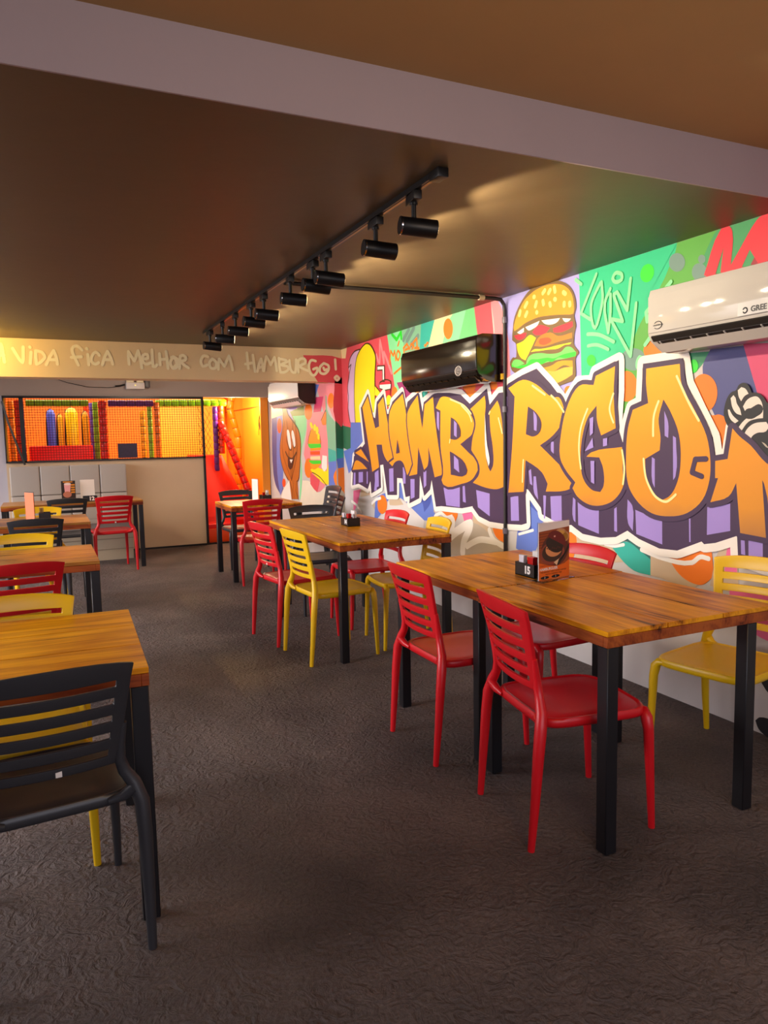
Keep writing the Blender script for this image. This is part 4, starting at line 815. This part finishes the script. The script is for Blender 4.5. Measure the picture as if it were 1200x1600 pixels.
def ac_unit(name, y0, y1, z0, z1, body, slot, endm, label, logo=None):
    """split air conditioner on the mural wall, front facing -X, running along Y"""
    D = .21; H = z1-z0; t = empty(name, (XW-.012, y0, z0), 0, label, 'air conditioner'); L = y1-y0
    prof = [(0, H), (-D+.05, H), (-D+.012, H-.012), (-D, H-.05), (-D+.004, .085), (-D+.02, .055), (-.13, .012), (-.08, 0), (0, 0)]
    b = MB(); b.prism([(u, w) for u, w in prof], 'y', .012, L-.012, body); b.build('body', t, smooth=True, angle=35)
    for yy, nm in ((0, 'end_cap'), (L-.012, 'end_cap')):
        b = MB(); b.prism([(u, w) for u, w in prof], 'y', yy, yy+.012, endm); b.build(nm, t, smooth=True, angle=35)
    b = MB(); b.prism([(-D-.006, H-.045), (-D-.001, H-.045), (-D+.004, .092), (-D-.003, .092)], 'y', .004, L-.004, body); b.build('front_panel', t, bevel=.002)
    b = MB(); b.prism([(-D+.0, .072), (-D+.018, .05), (-D+.022, .056), (-D+.004, .078)], 'y', .02, L-.02, slot); b.build('panel_gap', t)
    b = MB(); b.prism([(-D+.024, .046), (-.118, .006), (-.116, .012), (-D+.03, .052)], 'y', .04, L-.04, slot); b.build('air_outlet', t)
    n = int((L-.1)/.085)
    for k in range(n):
        yy = .06+k*(L-.12)/max(1, n-1); b = MB(); b.prism([(-D+.018, .046), (-.13, .000), (-.128, .014), (-D+.026, .056)], 'y', yy-.003, yy+.003, body); b.build('louver', t)
    b = MB(); b.prism([(-D+.010, .034), (-D+.014, .034), (-.155, -.004), (-.158, -.006)], 'y', .045, L-.045, body); b.build('air_flap', t)
    return t
WHITE_AC = mat('white_gloss_plastic', '#c4beb8', .06); SLOT = mat('dark_slot', '#1c1816', .6)
ac = ac_unit('air_conditioner', 1.86, 2.83, 1.835, 2.150, WHITE_AC, SLOT, WHITE_AC, 'white split air conditioner at the right edge of the mural')
INK = mat('dark_ink', '#2c2c34', .5)
text_mesh('maker_logo', 'GREE', .033, INK, ac, basis((0, -1, 0), (0, 0, 1), (-.2190, .335, .115)), bold=.0007)
b = MB(); b.tube([(-.2180, .402+.011*math.cos(a), .115+.011*math.sin(a)) for a in [.4+5.4*j/14 for j in range(15)]], .003, INK, 5); b.build('logo_mark', ac, smooth=True)
b = MB(); b.box(-.2178, -.2150, .16, .44, .094, .150, mat('film_sticker', '#d2d0d2', .15)); b.build('film_sticker', ac)
b = MB(); b.tube([(-.2165, .90+.026*math.cos(a), .125+.018*math.sin(a)) for a in [.6+5.0*j/18 for j in range(19)]], .0016, INK, 5); b.build('badge_ring', ac, smooth=True)
text_mesh('badge_text', 'G10 INVERTER', .0095, INK, ac, basis((0, -1, 0), (0, 0, 1), (-.2175, .898, .125)))
GB = mat('black_gloss_plastic', '#120d0a', .12, coat=.6)
ac2 = ac_unit('air_conditioner', 4.43, 5.61, 1.815, 2.150, GB, mat('black_slot', '#050404', .5), GB, 'glossy black split air conditioner left of the painted burger')
b = MB(); b.tube([(-.2135, .245+.045*math.cos(a), .095+.032*math.sin(a)*0+.034*math.sin(a)) for a in [2*PI*j/20 for j in range(20)]], .0022, WH, 5, closed=True)
for k in range(-2, 3): b.tube([(-.2135, .245-.035, .095+k*.011), (-.2135, .245+.035, .095+k*.011)], .0016, WH, 4)
b.build('round_badge', ac2)
ac3 = ac_unit('air_conditioner', 8.36, 9.60, 1.86, 2.19, mat('lightened_white_plastic', '#f0ece6', .3), mat('grey_slot', '#7a7068', .6), mat('dark_brown_plastic', '#2c1a12', .5), 'white split air conditioner beyond the beam above the painted onion')  # body white is lightened to stand in for light on its front

# electrical conduit
cdm = mat('black_conduit', '#231d1b', .45)
cd = empty('wall_conduit', (XW, 4.385, 0), 0, 'thin black conduit running down the mural and across the ceiling', 'conduit')
b = MB(); b.tube([(-.018, 0, .10), (-.018, 0, 2.30), (-.022, 0, 2.345), (-.05, 0, 2.378), (-.10, 0, 2.383), (-1.62, 0, 2.383)], .0135, cdm, 10); b.build('pipe', cd, smooth=True)
for z in (2.24, 1.62, .75):
    b = MB(); b.tube([(-.018, 0, z-.02), (-.018, 0, z+.02)], .019, mat('conduit_clip', '#6a6470', .35), 10); b.build('clamp', cd, smooth=True)
b = MB(); b.tube([(-.19, 0, 2.383), (-.23, 0, 2.383)], .020, mat('conduit_steel', '#b8a888', .35), 10); b.build('clamp', cd, smooth=True)
b = MB(); b.box(-.04, -.005, -.006, .022, 1.83, 1.87, mat('yellow_tag', '#d8a820', .5)); b.build('cable_tag', cd)

# ------------------------------------------------------------------ ceiling track with spots
TX = 1.375
tr = empty('track_rail', (TX, 2.42, HC), 0, 'long black lighting track fixed to the charcoal ceiling', 'lighting track')
b = MB(); b.box(-.018, .018, 0, 4.22, -.022, 0, BLK); b.box(-.007, .007, .06, 4.18, -.0235, -.0218, mat('copper_strip', '#8a6a3a', .3, .8)); b.build('rail', tr, bevel=.002, segs=1)
b = MB(); b.box(-.022, .022, -.03, .04, -.034, 0, BLK); b.build('end_cap', tr, bevel=.004)
SPOTB = mat('black_spot_metal', '#0f0e10', .42)
def spot_head(y, tilt, yawd, label, proto=None):
    rz = math.radians(yawd)
    if proto is None:
        t = empty('track_spotlight', (TX, y, HC-.024), rz, label, 'track spotlight', 'black spotlights on the ceiling track')
        b = MB(); b.box(-.017, .017, -.055, .055, -.034, 0, SPOTB); b.build('adapter', t, bevel=.004)
        b = MB(); b.tube([(0,0,-.034),(0,0,-.095)], .010, SPOTB, 10); b.tube([(0,0,-.034),(0,0,-.044)], .016, SPOTB, 10); b.build('stem', t, smooth=True)
        ct, st = math.cos(tilt), math.sin(tilt); d = Vector((ct, 0, -st)); c0 = Vector((.015, 0, -.126)); L = .075
        b = MB(); b.tube([c0-d*L, c0-d*(L-.006), c0+d*(L-.002), c0+d*L], [.029, .034, .036, .036], SPOTB, 24); lbd = b.build('lamp_body', t, smooth=True)
        b = MB(); b.tube([c0-d*(L-.002), c0-d*(L-.008)], .0348, mat('chrome_ring', '#c8c8c8', .15, 1), 24, caps=False); b.build('ring', lbd, smooth=True)
        b = MB(); b.tube([c0+d*(L+.0005), c0+d*(L+.0025)], .029, mat('lamp_glass', '#ffe0a0', .3, emit=6), 20); b.build('lens', lbd, smooth=True)
    else:
        t = dup(proto, (TX, y, HC-.024), rz, label)
    ct, st = math.cos(tilt), math.sin(tilt); d = Vector((ct*math.cos(rz), ct*math.sin(rz), -st))
    pos = Vector((TX, y, HC-.15))+d*.112
    lamp('track_lamp', 'SPOT', pos, SPOT_W, (1, .83, .56), d, spot_size=math.radians(106), spot_blend=.2, shadow_soft_size=.025)
    return t
SPOT_W = 24
ys = [2.625, 2.985, 3.60, 3.80, 4.19, 4.75, 5.07, 5.52, 5.95, 6.43]
lab = ['spotlight nearest the camera end of the track', 'second spotlight from the camera end of the track', 'front spotlight of the close pair at the middle of the track', 'rear spotlight of the close pair at the middle of the track', 'single spotlight just beyond the ceiling conduit',
       'sixth spotlight from the near end of the track', 'seventh spotlight from the near end of the track', 'eighth spotlight from the near end of the track', 'ninth spotlight, next to last at the beam end', 'last spotlight on the track, in front of the cream beam']
head0 = None
for i, y in enumerate(ys):
    h = spot_head(y, .06, (-10, -3, -3, 0, -8, -4, 2, -6, -12, 4)[i], 'black '+lab[i], head0)
    if head0 is None: head0 = h

# ------------------------------------------------------------------ tables
def table(name, x0, x1, y0, y1, label, along='y', turn=0, wood=WOOD, edge=WOOD_EDGE, legx=(0, 0), planks=3, zt=.78, farleg=.0, group=None):
    cx, cy = (x0+x1)/2, (y0+y1)/2; W, L = x1-x0, y1-y0; rz = 0
    if along == 'x': W, L = L, W; rz = PI/2
    rz += math.radians(turn)
    t = empty(name, (cx, cy, 0), rz, label, 'table', group)
    b = MB(); pw = W/planks
    for k in range(planks):
        a = -W/2+k*pw+(.0018 if k else 0); c = -W/2+(k+1)*pw-(.0018 if k < planks-1 else 0)
        b.box(a, c, -L/2, L/2, zt-.018, zt, wood)
    b.box(-W/2+.02, W/2-.02, -L/2+.02, L/2-.02, zt-.05, zt-.0185, edge)
    b.build('tabletop', t, bevel=.0015, segs=1)
    e = .022
    for (a0, a1, c0, c1) in ((-W/2, -W/2+e, -L/2+e, L/2-e), (W/2-e, W/2, -L/2+e, L/2-e)):
        b = MB(); b.box(a0, a1, c0, c1, zt-.056, zt-.019, edge); b.build('edge_board', t, bevel=.0015, segs=1)
    for c0, c1 in ((-L/2, -L/2+e), (L/2-e, L/2)):
        b = MB(); b.box(-W/2, W/2, c0, c1, zt-.056, zt-.019, edge); b.build('edge_board', t, bevel=.0015, segs=1)
    h = .025
    for sx in (-1, 1):
        for s2 in (-1, 1):
            lx = sx*(W/2-h-.002-(legx[0] if sx < 0 else legx[1])); ly = s2*(L/2-h-.002-(farleg if s2 > 0 else 0))
            b = MB(); b.box(lx-h, lx+h, ly-h, ly+h, 0, zt-.056, FRAME); b.build('leg', t, bevel=.003, segs=1)
    return t
table('dining_table', 1.655, 2.46, 1.83, 2.622, 'wooden table with black legs in the right foreground, joined to the table carrying number 15', legx=(0, .085), farleg=.05)
table('dining_table', 1.665, 2.47, 2.636, 3.44, 'wooden table carrying the number 15 caddy at its near edge', legx=(0, .085))
table('dining_table', 1.665, 2.475, 4.25, 5.82, 'long wooden table carrying the number 14 caddy', planks=3, farleg=.12)
table('dining_table', 1.70, 2.45, 7.30, 8.05, 'small square wooden table in front of the red slide')
table('dining_table', -1.25, .262, 2.21, 3.03, 'large wooden table in the left foreground', 'x', -2, planks=3)
table('dining_table', -1.25, .262, 4.36, 5.12, 'wooden table with reddish transverse seams, second from the left foreground', 'x', 0, WOOD_DARK)
table('dining_table', -1.15, .345, 6.62, 7.40, 'wooden table carrying a condiment caddy and seen behind the dark grey chair', 'x', 0, WOOD_DARK)
table('dining_table', -.43, 1.04, 8.86, 9.52, 'long wooden table in front of the grey banquette carrying number 12', 'x', 0, WOOD_DARK)

# ------------------------------------------------------------------ chairs
def chair_back(m):
    zl = [.545]; 
    for k in range(5):
        zl += [zl[-1]+(.028 if k == 0 else .0315)]; zl += [zl[-1]+.020]
    zl += [zl[-1]+.050]
    sl = [-1, -.94, -.80, -.55, -.28, 0, .28, .55, .80, .94, 1]
    def P(s, z, off=0):
        h = (z-.545)/.304; w = .163+.042*h
        if z > zl[-1]-.02: pass
        y = -.205-.056*h-.014*h*h-.035*(1-s*s)*(.55+.45*h)
        zz = z+(-.008*abs(s)**4 if z > .8 else 0)+.012*(1-s*s)*(1 if z > .8 else .2*h)
        return Vector((s*w, y+off, zz))
    b = MB(); ns, nz = len(sl), len(zl); solid = {}
    for i in range(nz-1):
        for j in range(ns-1):
            slot = (i % 2 == 1) and 2 <= j <= ns-4 
            solid[i, j] = not ((i % 2 == 1) and 2 <= j < ns-3)
    T = .007; idx = {}; vs = []; fs = []
    for side in (-1, 1):
        for i, z in enumerate(zl):
            for j, s in enumerate(sl): idx[side, i, j] = len(vs); vs.append(P(s, z, side*T))
    for (i, j), ok in solid.items():
        if not ok: continue
        q = [(i, j), (i, j+1), (i+1, j+1), (i+1, j)]
        fs.append([idx[-1, a, c] for a, c in q]); fs.append([idx[1, a, c] for a, c in reversed(q)])
        for (a, c), nb in (((q[0], q[1]), (i-1, j)), ((q[1], q[2]), (i, j+1)), ((q[2], q[3]), (i+1, j)), ((q[3], q[0]), (i, j-1))):
            if not solid.get(nb, False): fs.append([idx[-1, c[0], c[1]], idx[-1, a[0], a[1]], idx[1, a[0], a[1]], idx[1, c[0], c[1]]])
    b.add(vs, fs, m)
    return b
def make_chair(name, m, padm, label, sticker=False):
    t = empty(name, (0, 0, 0), 0, label, 'chair')
    # seat
    def outline(k, z, dish=0):
        pts = []; n = 40
        for i in range(n):
            a = 2*PI*i/n; ca, sa = math.cos(a), math.sin(a); e = .33
            x = .214*k*math.copysign(abs(ca)**e, ca); y = .213*k*math.copysign(abs(sa)**e, sa)+.006
            if y > 0: y += .012*(1-(x/.214)**2)
            pts.append(Vector((x, y, z-dish)))
        return pts
    rings = [outline(.93, .418), outline(.985, .421), outline(1.0, .432), outline(.998, .446), outline(.975, .4535), outline(.93, .4525), outline(.915, .4495), outline(.90, .4505), outline(.6, .4435), outline(.25, .440)]
    vs = [v for r in rings for v in r]; n = 40; fs = []
    for i in range(len(rings)-1):
        for k in range(n): fs.append((i*n+k, i*n+(k+1) % n, (i+1)*n+(k+1) % n, (i+1)*n+k))
    fs += [tuple(range(n-1, -1, -1)), tuple((len(rings)-1)*n+k for k in range(n))]
    b = MB(); b.add(vs, fs, m); b.build('seat', t, smooth=True, angle=60)
    o = chair_back(m).build('backrest', t, bevel=.0035, segs=2, angle=50)
    for sx in (-1, 1):
        b = MB()
        b.tube([(sx*x, y, z) for x, y, z in ((.178,-.229,.665),(.169,-.216,.60),(.166,-.209,.555),(.176,-.208,.518),(.199,-.214,.480),(.216,-.226,.425),(.219,-.236,.33),(.219,-.248,.17),(.217,-.262,0))],
               [.009, .013, .016, .0175, .020, .0215, .020, .0165, .0125], m, 12)
        b.tube([(sx*.20,-.222,.468),(sx*.17,-.21,.444),(sx*.13,-.205,.436)], [.019, .016, .009], m, 10)
        b.build('leg', t, smooth=True, angle=60)
        b = MB()
        b.tube([(sx*x, y, z) for x, y, z in ((.150,.205,.436),(.185,.205,.434),(.200,.205,.415),(.206,.210,.37),(.209,.217,.2),(.211,.226,0))], [.010, .018, .0215, .019, .0155, .0120], m, 12)
        b.build('leg', t, smooth=True, angle=60)
    if sticker:
        b = MB(); b.box(-.002, .014, -.2356, -.2340, .549, .565, mat('white_sticker', '#e8e0d8', .5)); b.build('sticker', o)['label'] = 'small white sticker'
    return t
CR = mat('red_plastic', '#d0101c', .36, bump=.03, bscale=300); CY = mat('yellow_plastic', '#e8b80a', .36, bump=.03, bscale=300); CD = mat('charcoal_plastic', '#303034', .38, bump=.03, bscale=300)
protos = {}
def chair(kind, x, y, deg, label, group, sticker=False, z=0):
    """deg: heading the sitter faces, measured from +X"""
    key = (kind, sticker); m = {'red': CR, 'yellow': CY, 'dark': CD}[kind]; rz = math.radians(deg-90)
    if key not in protos:
        t = protos[key] = make_chair('dining_chair', m, m, label, sticker); t.location = (x, y, z); t.rotation_euler = (0, 0, rz); t['group'] = group
        return t
    return dup(protos[key], (x, y, z), rz, label, group)
GR, GY, GD = 'red plastic chairs', 'yellow plastic chairs', 'dark grey plastic chairs'
chair('red', 1.745, 2.145, -9, 'red slatted plastic chair nearest the camera, at the aisle side of the foreground table', GR)
chair('red', 1.745, 2.92, 0, 'red slatted plastic chair on the aisle side of the table numbered 15', GR)
chair('yellow', 1.715, 4.54, 5, 'yellow slatted plastic chair on the aisle side of the table numbered 14', GY)
chair('red', 1.645, 5.08, 8, 'red slatted plastic chair with white sticker, behind the yellow chair on the aisle side', GR, True)
chair('red', 2.27, 5.22, 180, 'red plastic chair on the mural side of the table numbered 14', GR)
chair('yellow', 2.28, 4.58, 174, 'yellow plastic chair on the mural side of the table numbered 14', GY)
chair('red', 2.26, 2.95, 183, 'red plastic chair on the mural side of the table numbered 15, below the lettering', GR)
chair('yellow', 2.635, 2.19, 192, 'yellow plastic chair against the mural at the right edge of the photo', GY)
chair('dark', -.035, 2.30, 95, 'dark grey slatted plastic chair in the left foreground with its back to the camera', GD, True)
chair('yellow', -.12, 2.80, -90, 'yellow plastic chair on the far side of the left foreground table', GY)
chair('red', -.165, 4.25, 98, 'dark red plastic chair tucked under the second table on the left', GR)
chair('yellow', -.15, 4.98, -88, 'yellow plastic chair on the far side of the second table on the left', GY)
chair('dark', -.08, 6.62, 92, 'dark grey plastic chair on the near side of the third table on the left', GD)
chair('yellow', -.05, 7.22, -88, 'yellow plastic chair beyond the third left table, half hidden by the caddy', GY)
chair('dark', .215, 8.83, 92, 'dark grey plastic chair at the banquette table, left of the red one', GD)
chair('red', .68, 8.90, 96, 'red plastic chair with white sticker at the corner of the banquette table', GR, True)
chair('red', 1.97, 7.33, 88, 'red plastic chair with its back to the camera at the small square table', GR)
chair('dark', 2.06, 8.28, -88, 'dark grey plastic chair behind the small square table', GD)
chair('dark', 2.10, 5.80, -94, 'dark grey plastic chair at the far end of the table numbered 14', GD)
chair('dark', 2.47, 7.03, 180, 'dark grey plastic chair standing by the mural pillar, lower of two stacked', GD)
chair('dark', 2.43, 7.03, 180, 'dark grey plastic chair stacked on top of another by the mural pillar', GD, z=.10)

# ------------------------------------------------------------------ things on the tables
ZT = .7802
def caddy(x, y, rz, num, label, face='-x', scale=1):
    t = empty('condiment_caddy', (x, y, ZT), rz, label, 'condiment caddy')
    b = MB(); w, l, h, th = .095, .15, .062, .004
    b.box(0, w, 0, l, 0, th, BLK); b.box(0, th, 0, l, 0, h, BLK); b.box(w-th, w, 0, l, 0, h, BLK); b.box(0, w, 0, th, 0, h, BLK); b.box(0, w, l-th, l, 0, h, BLK); b.box(0, w, l*.5, l*.5+th, 0, h, BLK)
    tray_ = b.build('tray', t)
    if num: text_mesh('table_number', num, .048, mat('white_ink', '#f4f0ea', .5), tray_, basis((0, -1, 0), (0, 0, 1), (-.0012, .055, .031)), bold=.0022)
    return t
def sachets(x, y, rz, n, hexc, label, group, z=.0, name='ketchup_sachet', cat='sachet', h=.088):
    m = mat('sachet'+hexc[1:], hexc, .22, vary=.2, vscale=60)
    base = None
    for k in range(n):
        if base is None:
            b = MB(); b.prism([(-.022, 0), (.022, 0), (.022, .006), (.020, .012), (.020, h-.012), (.022, h-.006), (.022, h), (-.022, h), (-.022, h-.006), (-.020, h-.012), (-.020, .012), (-.022, .006)], 'x', -.0025, .0025, m)
            o = base = b.build(name, bevel=.0015)
        else: o = base.copy(); COL.objects.link(o)
        c, s_ = math.cos(rz), math.sin(rz); d = k*.0075
        o.location = (x+c*d, y+s_*d, ZT+.006+z); o.rotation_euler = (random.uniform(-.05, .05), random.uniform(-.05, .05), rz+random.uniform(-.08, .08)); tag(o, label, cat, group)
def napkins(x, y, rz, label, w=.085, h=.11, name='napkin_stack'):
    b = MB(); m = mat('white_paper', '#e6e0dc', .8)
    for k in range(5): b.box(k*.0035, k*.0035+.003, -w/2, w/2, 0, h-.004*(k % 2), m)
    o = b.build(name); o.location = (x, y, ZT+.006); o.rotation_euler = (0, 0, rz); tag(o, label, 'napkins')
caddy(2.0, 2.69, 0, '15', 'black condiment caddy with white number 15 beside the burger menu card')
sachets(2.012, 2.732, 0, 4, '#b40c14', 'red ketchup sachet in the caddy beside the burger menu card', 'ketchup sachets in the caddy beside the burger menu card')
sachets(2.012, 2.808, 0, 3, '#d8d4dc', 'white sachet in the caddy beside the burger menu card', 'white sachets in the caddy beside the burger menu card', name='salt_sachet')
napkins(2.066, 2.76, 0, 'white paper napkins standing in the caddy beside the burger menu card', .07, .105)
caddy(2.045, 5.03, 0, '14', 'black condiment caddy with white number 14')
sachets(2.057, 5.075, 0, 4, '#b40c14', 'red ketchup sachet in the caddy on the long middle table', 'ketchup sachets in the caddy on the long middle table')
sachets(2.057, 5.15, 0, 2, '#d8d4dc', 'white sachet in the caddy on the long middle table', 'white sachets in the caddy on the long middle table', name='salt_sachet')
napkins(2.110, 5.10, 0, 'white paper napkins standing in the caddy on the long middle table', .07, .105)
caddy(2.15, 7.72, 0, '', 'black condiment caddy on the small square table in front of the slide')
sachets(2.162, 7.77, 0, 3, '#b40c14', 'red ketchup sachet in the caddy on the small square table', 'ketchup sachets on the small square table')
napkins(2.21, 7.80, 0, 'white paper napkins in the caddy on the small square table', .07, .105)
caddy(-.05, 7.0, 0, '', 'black condiment caddy full of sachets on the third table on the left')
sachets(-.038, 7.04, 0, 4, '#8a6a50', 'brown sachet in the caddy on the third left table', 'brown sachets on the third left table', name='sugar_sachet', h=.10)
sachets(-.038, 7.115, 0, 3, '#d8b8a8', 'pale pink sachet in the caddy on the third left table', 'pink sachets on the third left table', name='sweetener_sachet', h=.10)

ACR = mat('clear_acrylic', '#f4f4f4', .06, trans=1.0)
def card_frame(x, y, rz, w, h, label):
    t = empty('menu_card', (x, y, ZT), rz, label, 'menu card')
    b = MB(); b.box(-.004, w+.004, -.035, .035, 0, .003, ACR); b.box(-.002, w+.002, -.0010, .0010, .003, h+.004, ACR); b.build('acrylic_stand', t)
    return t
P_ = lambda n, h, r=.6: mat('print_'+n, h, r)
def ell(b, cx, cz, rx, rz_, yy, m, n=28, a0=0, a1=2*PI, rot=0):
    pts = []
    for i in range(n):
        a = a0+(a1-a0)*i/(n if a1-a0 > 6.2 else n-1); u, v = rx*math.cos(a), rz_*math.sin(a)
        pts.append((cx+u*math.cos(rot)-v*math.sin(rot), yy, cz+u*math.sin(rot)+v*math.cos(rot)))
    b.add(pts, [tuple(range(n))], m)
def poly(b, pts, yy, m):
    tri = tessellate_polygon([[Vector((p[0], p[1], 0)) for p in pts]]); b.add([(p[0], yy, p[1]) for p in pts], [tuple(q) for q in tri], m)
t = card_frame(1.972, 2.628, math.radians(11), .205, .262, 'upright burger menu card in a clear stand beside the number 15 caddy')
w, h = .205, .262
b = MB(); b.box(0, w, -.0045, -.0012, .004, h, P_('white', '#ece6e0')); cd_ = b.build('card', t)
b = MB(); b.flat = True; Y = -.0047
poly(b, [(0, .004), (w, .004), (w, h-.028), (0, h-.038)], Y, P_('wood', '#9a4a20'))
for k in range(6): poly(b, [(0, .150+k*.012), (.08, .153+k*.012), (.08, .156+k*.012), (0, .153+k*.012)], Y-.00002, P_('wood2', '#6c2c10'))
ell(b, .108, .135, .092, .075, Y-.00004, P_('tray', '#5a2c22')); ell(b, .145, .205, .040, .024, Y-.00006, P_('dish', '#c89468')); ell(b, .145, .204, .030, .016, Y-.00008, P_('sauce', '#d8a850')); ell(b, .176, .190, .027, .024, Y-.00006, P_('dish', '#c89468')); ell(b, .176, .189, .020, .017, Y-.00008, P_('sauce2', '#a87828'))
ell(b, .09, .120, .082, .052, Y-.0001, P_('meat', '#8c4434')); ell(b, .09, .124, .068, .042, Y-.00012, P_('lower', '#3a2a22')); ell(b, .10, .138, .055, .034, Y-.00014, P_('patty', '#e09a62')); ell(b, .105, .158, .060, .034, Y-.00016, P_('melt', '#2a211e'), rot=-.35)
ell(b, .118, .172, .066, .046, Y-.00018, P_('bun', '#6c1c1c'), a0=0, a1=PI, rot=-.42); ell(b, .105, .196, .006, .004, Y-.0002, P_('shine', '#e0a090'))
poly(b, [(.115, .075), (w, .135), (w, .160), (.13, .062)], Y-.0002, P_('cloth', '#20201c')); poly(b, [(.10, .078), (.135, .092), (.12, .062)], Y-.00022, P_('paper', '#e8c8a0'))
for k in range(8): ell(b, .055+.012*k, .145-.003*(k % 3), .004, .004, Y-.00022, P_('dots', '#50281c'))
poly(b, [(0, .004), (w, .004), (w, .082), (.17, .066), (.12, .060), (.06, .068), (0, .085)], Y-.00026, P_('orange', '#e86c14'))
ell(b, .040, .014, .028, .007, Y-.0003, P_('pill', '#241612')); ell(b, .112, .014, .028, .007, Y-.0003, P_('pill', '#241612')); pr_ = b.build('burger_print', cd_)
WI = mat('white_ink', '#f4f0ea', .5); DI = P_('dark', '#301810')
def ct(txt, x, z, s, m, al='LEFT', bo=0): text_mesh('card_text', txt, s, m, cd_, basis((1, 0, 0), (0, 0, 1), (x, -.0053, z)), .0001, bo, al)
ct('CONHECA OS HAM', .006, .068, .010, P_('redtext', '#a01c08')); ct('HAMBURGUER', .006, .052, .018, WI, bo=.0004); ct('TRES BURGERS  UMA E OUTRO SABORES', .010, .039, .0095, DI); ct('MUITO CHEDDAR E MAIS', .045, .028, .0095, DI)
ct('2', .040, .014, .012, WI, 'CENTER'); ct('3', .112, .014, .012, WI, 'CENTER')
# cards on the banquette table
t = card_frame(.185, 9.10, 0, .148, .24, 'dark menu card with a pink drink on the banquette table')
b = MB(); b.box(0, .148, -.0045, -.0012, .004, .24, P_('darkcard', '#2c1c18')); cd_ = b.build('card', t)
b = MB(); b.flat = True; poly(b, [(.035, .10), (.09, .10), (.10, .20), (.03, .20)], -.0047, P_('pinkdrink', '#e8a4a8')); ell(b, .066, .205, .036, .014, -.0048, P_('foam', '#f0d8d0')); ell(b, .06, .085, .045, .035, -.00475, P_('hands', '#b87058'))
for k in range(4): poly(b, [(.10, .10+k*.028), (.142, .10+k*.028), (.142, .118+k*.028), (.10, .118+k*.028)], -.0047, P_('goldtype', '#d88820'))
poly(b, [(0, .004), (.148, .004), (.148, .03), (0, .03)], -.0049, P_('orange', '#e86c14')); poly(b, [(.02, .222), (.12, .222), (.12, .234), (.02, .234)], -.0047, P_('goldtype', '#d88820')); pr_ = b.build('drink_print', cd_)
t = card_frame(.385, 9.14, 0, .155, .245, 'white card holder behind the number 12 caddy on the banquette table')
b = MB(); b.box(0, .155, -.0045, -.0012, .004, .245, P_('white', '#ece6e0')); b.build('card', t)
t = caddy(.405, 9.09, -PI/2, '', 'black condiment caddy with white number 12 on the banquette table')
text_mesh('table_number', '12', .06, mat('white_ink', '#f4f0ea', .5), t.children[0], basis((0, 1, 0), (0, 0, 1), (.0962, .09, .031)), bold=.0022)
t['label'] = 'black condiment caddy with white number 12 on the banquette table'
# edge-on cards
t = card_frame(-.150, 7.155, math.radians(-64), .16, .245, 'menu card seen edge on, left of the caddy on the third left table')
b = MB(); b.box(0, .16, -.0045, -.0012, .004, .24, P_('orangecard', '#b85830')); b.build('card', t)
t = card_frame(2.095, 7.945, math.radians(-78), .14, .24, 'clear menu stand seen edge on at the small square table')
b = MB(); b.box(0, .14, -.0045, -.0012, .004, .235, P_('white', '#ece6e0')); b.build('card', t)
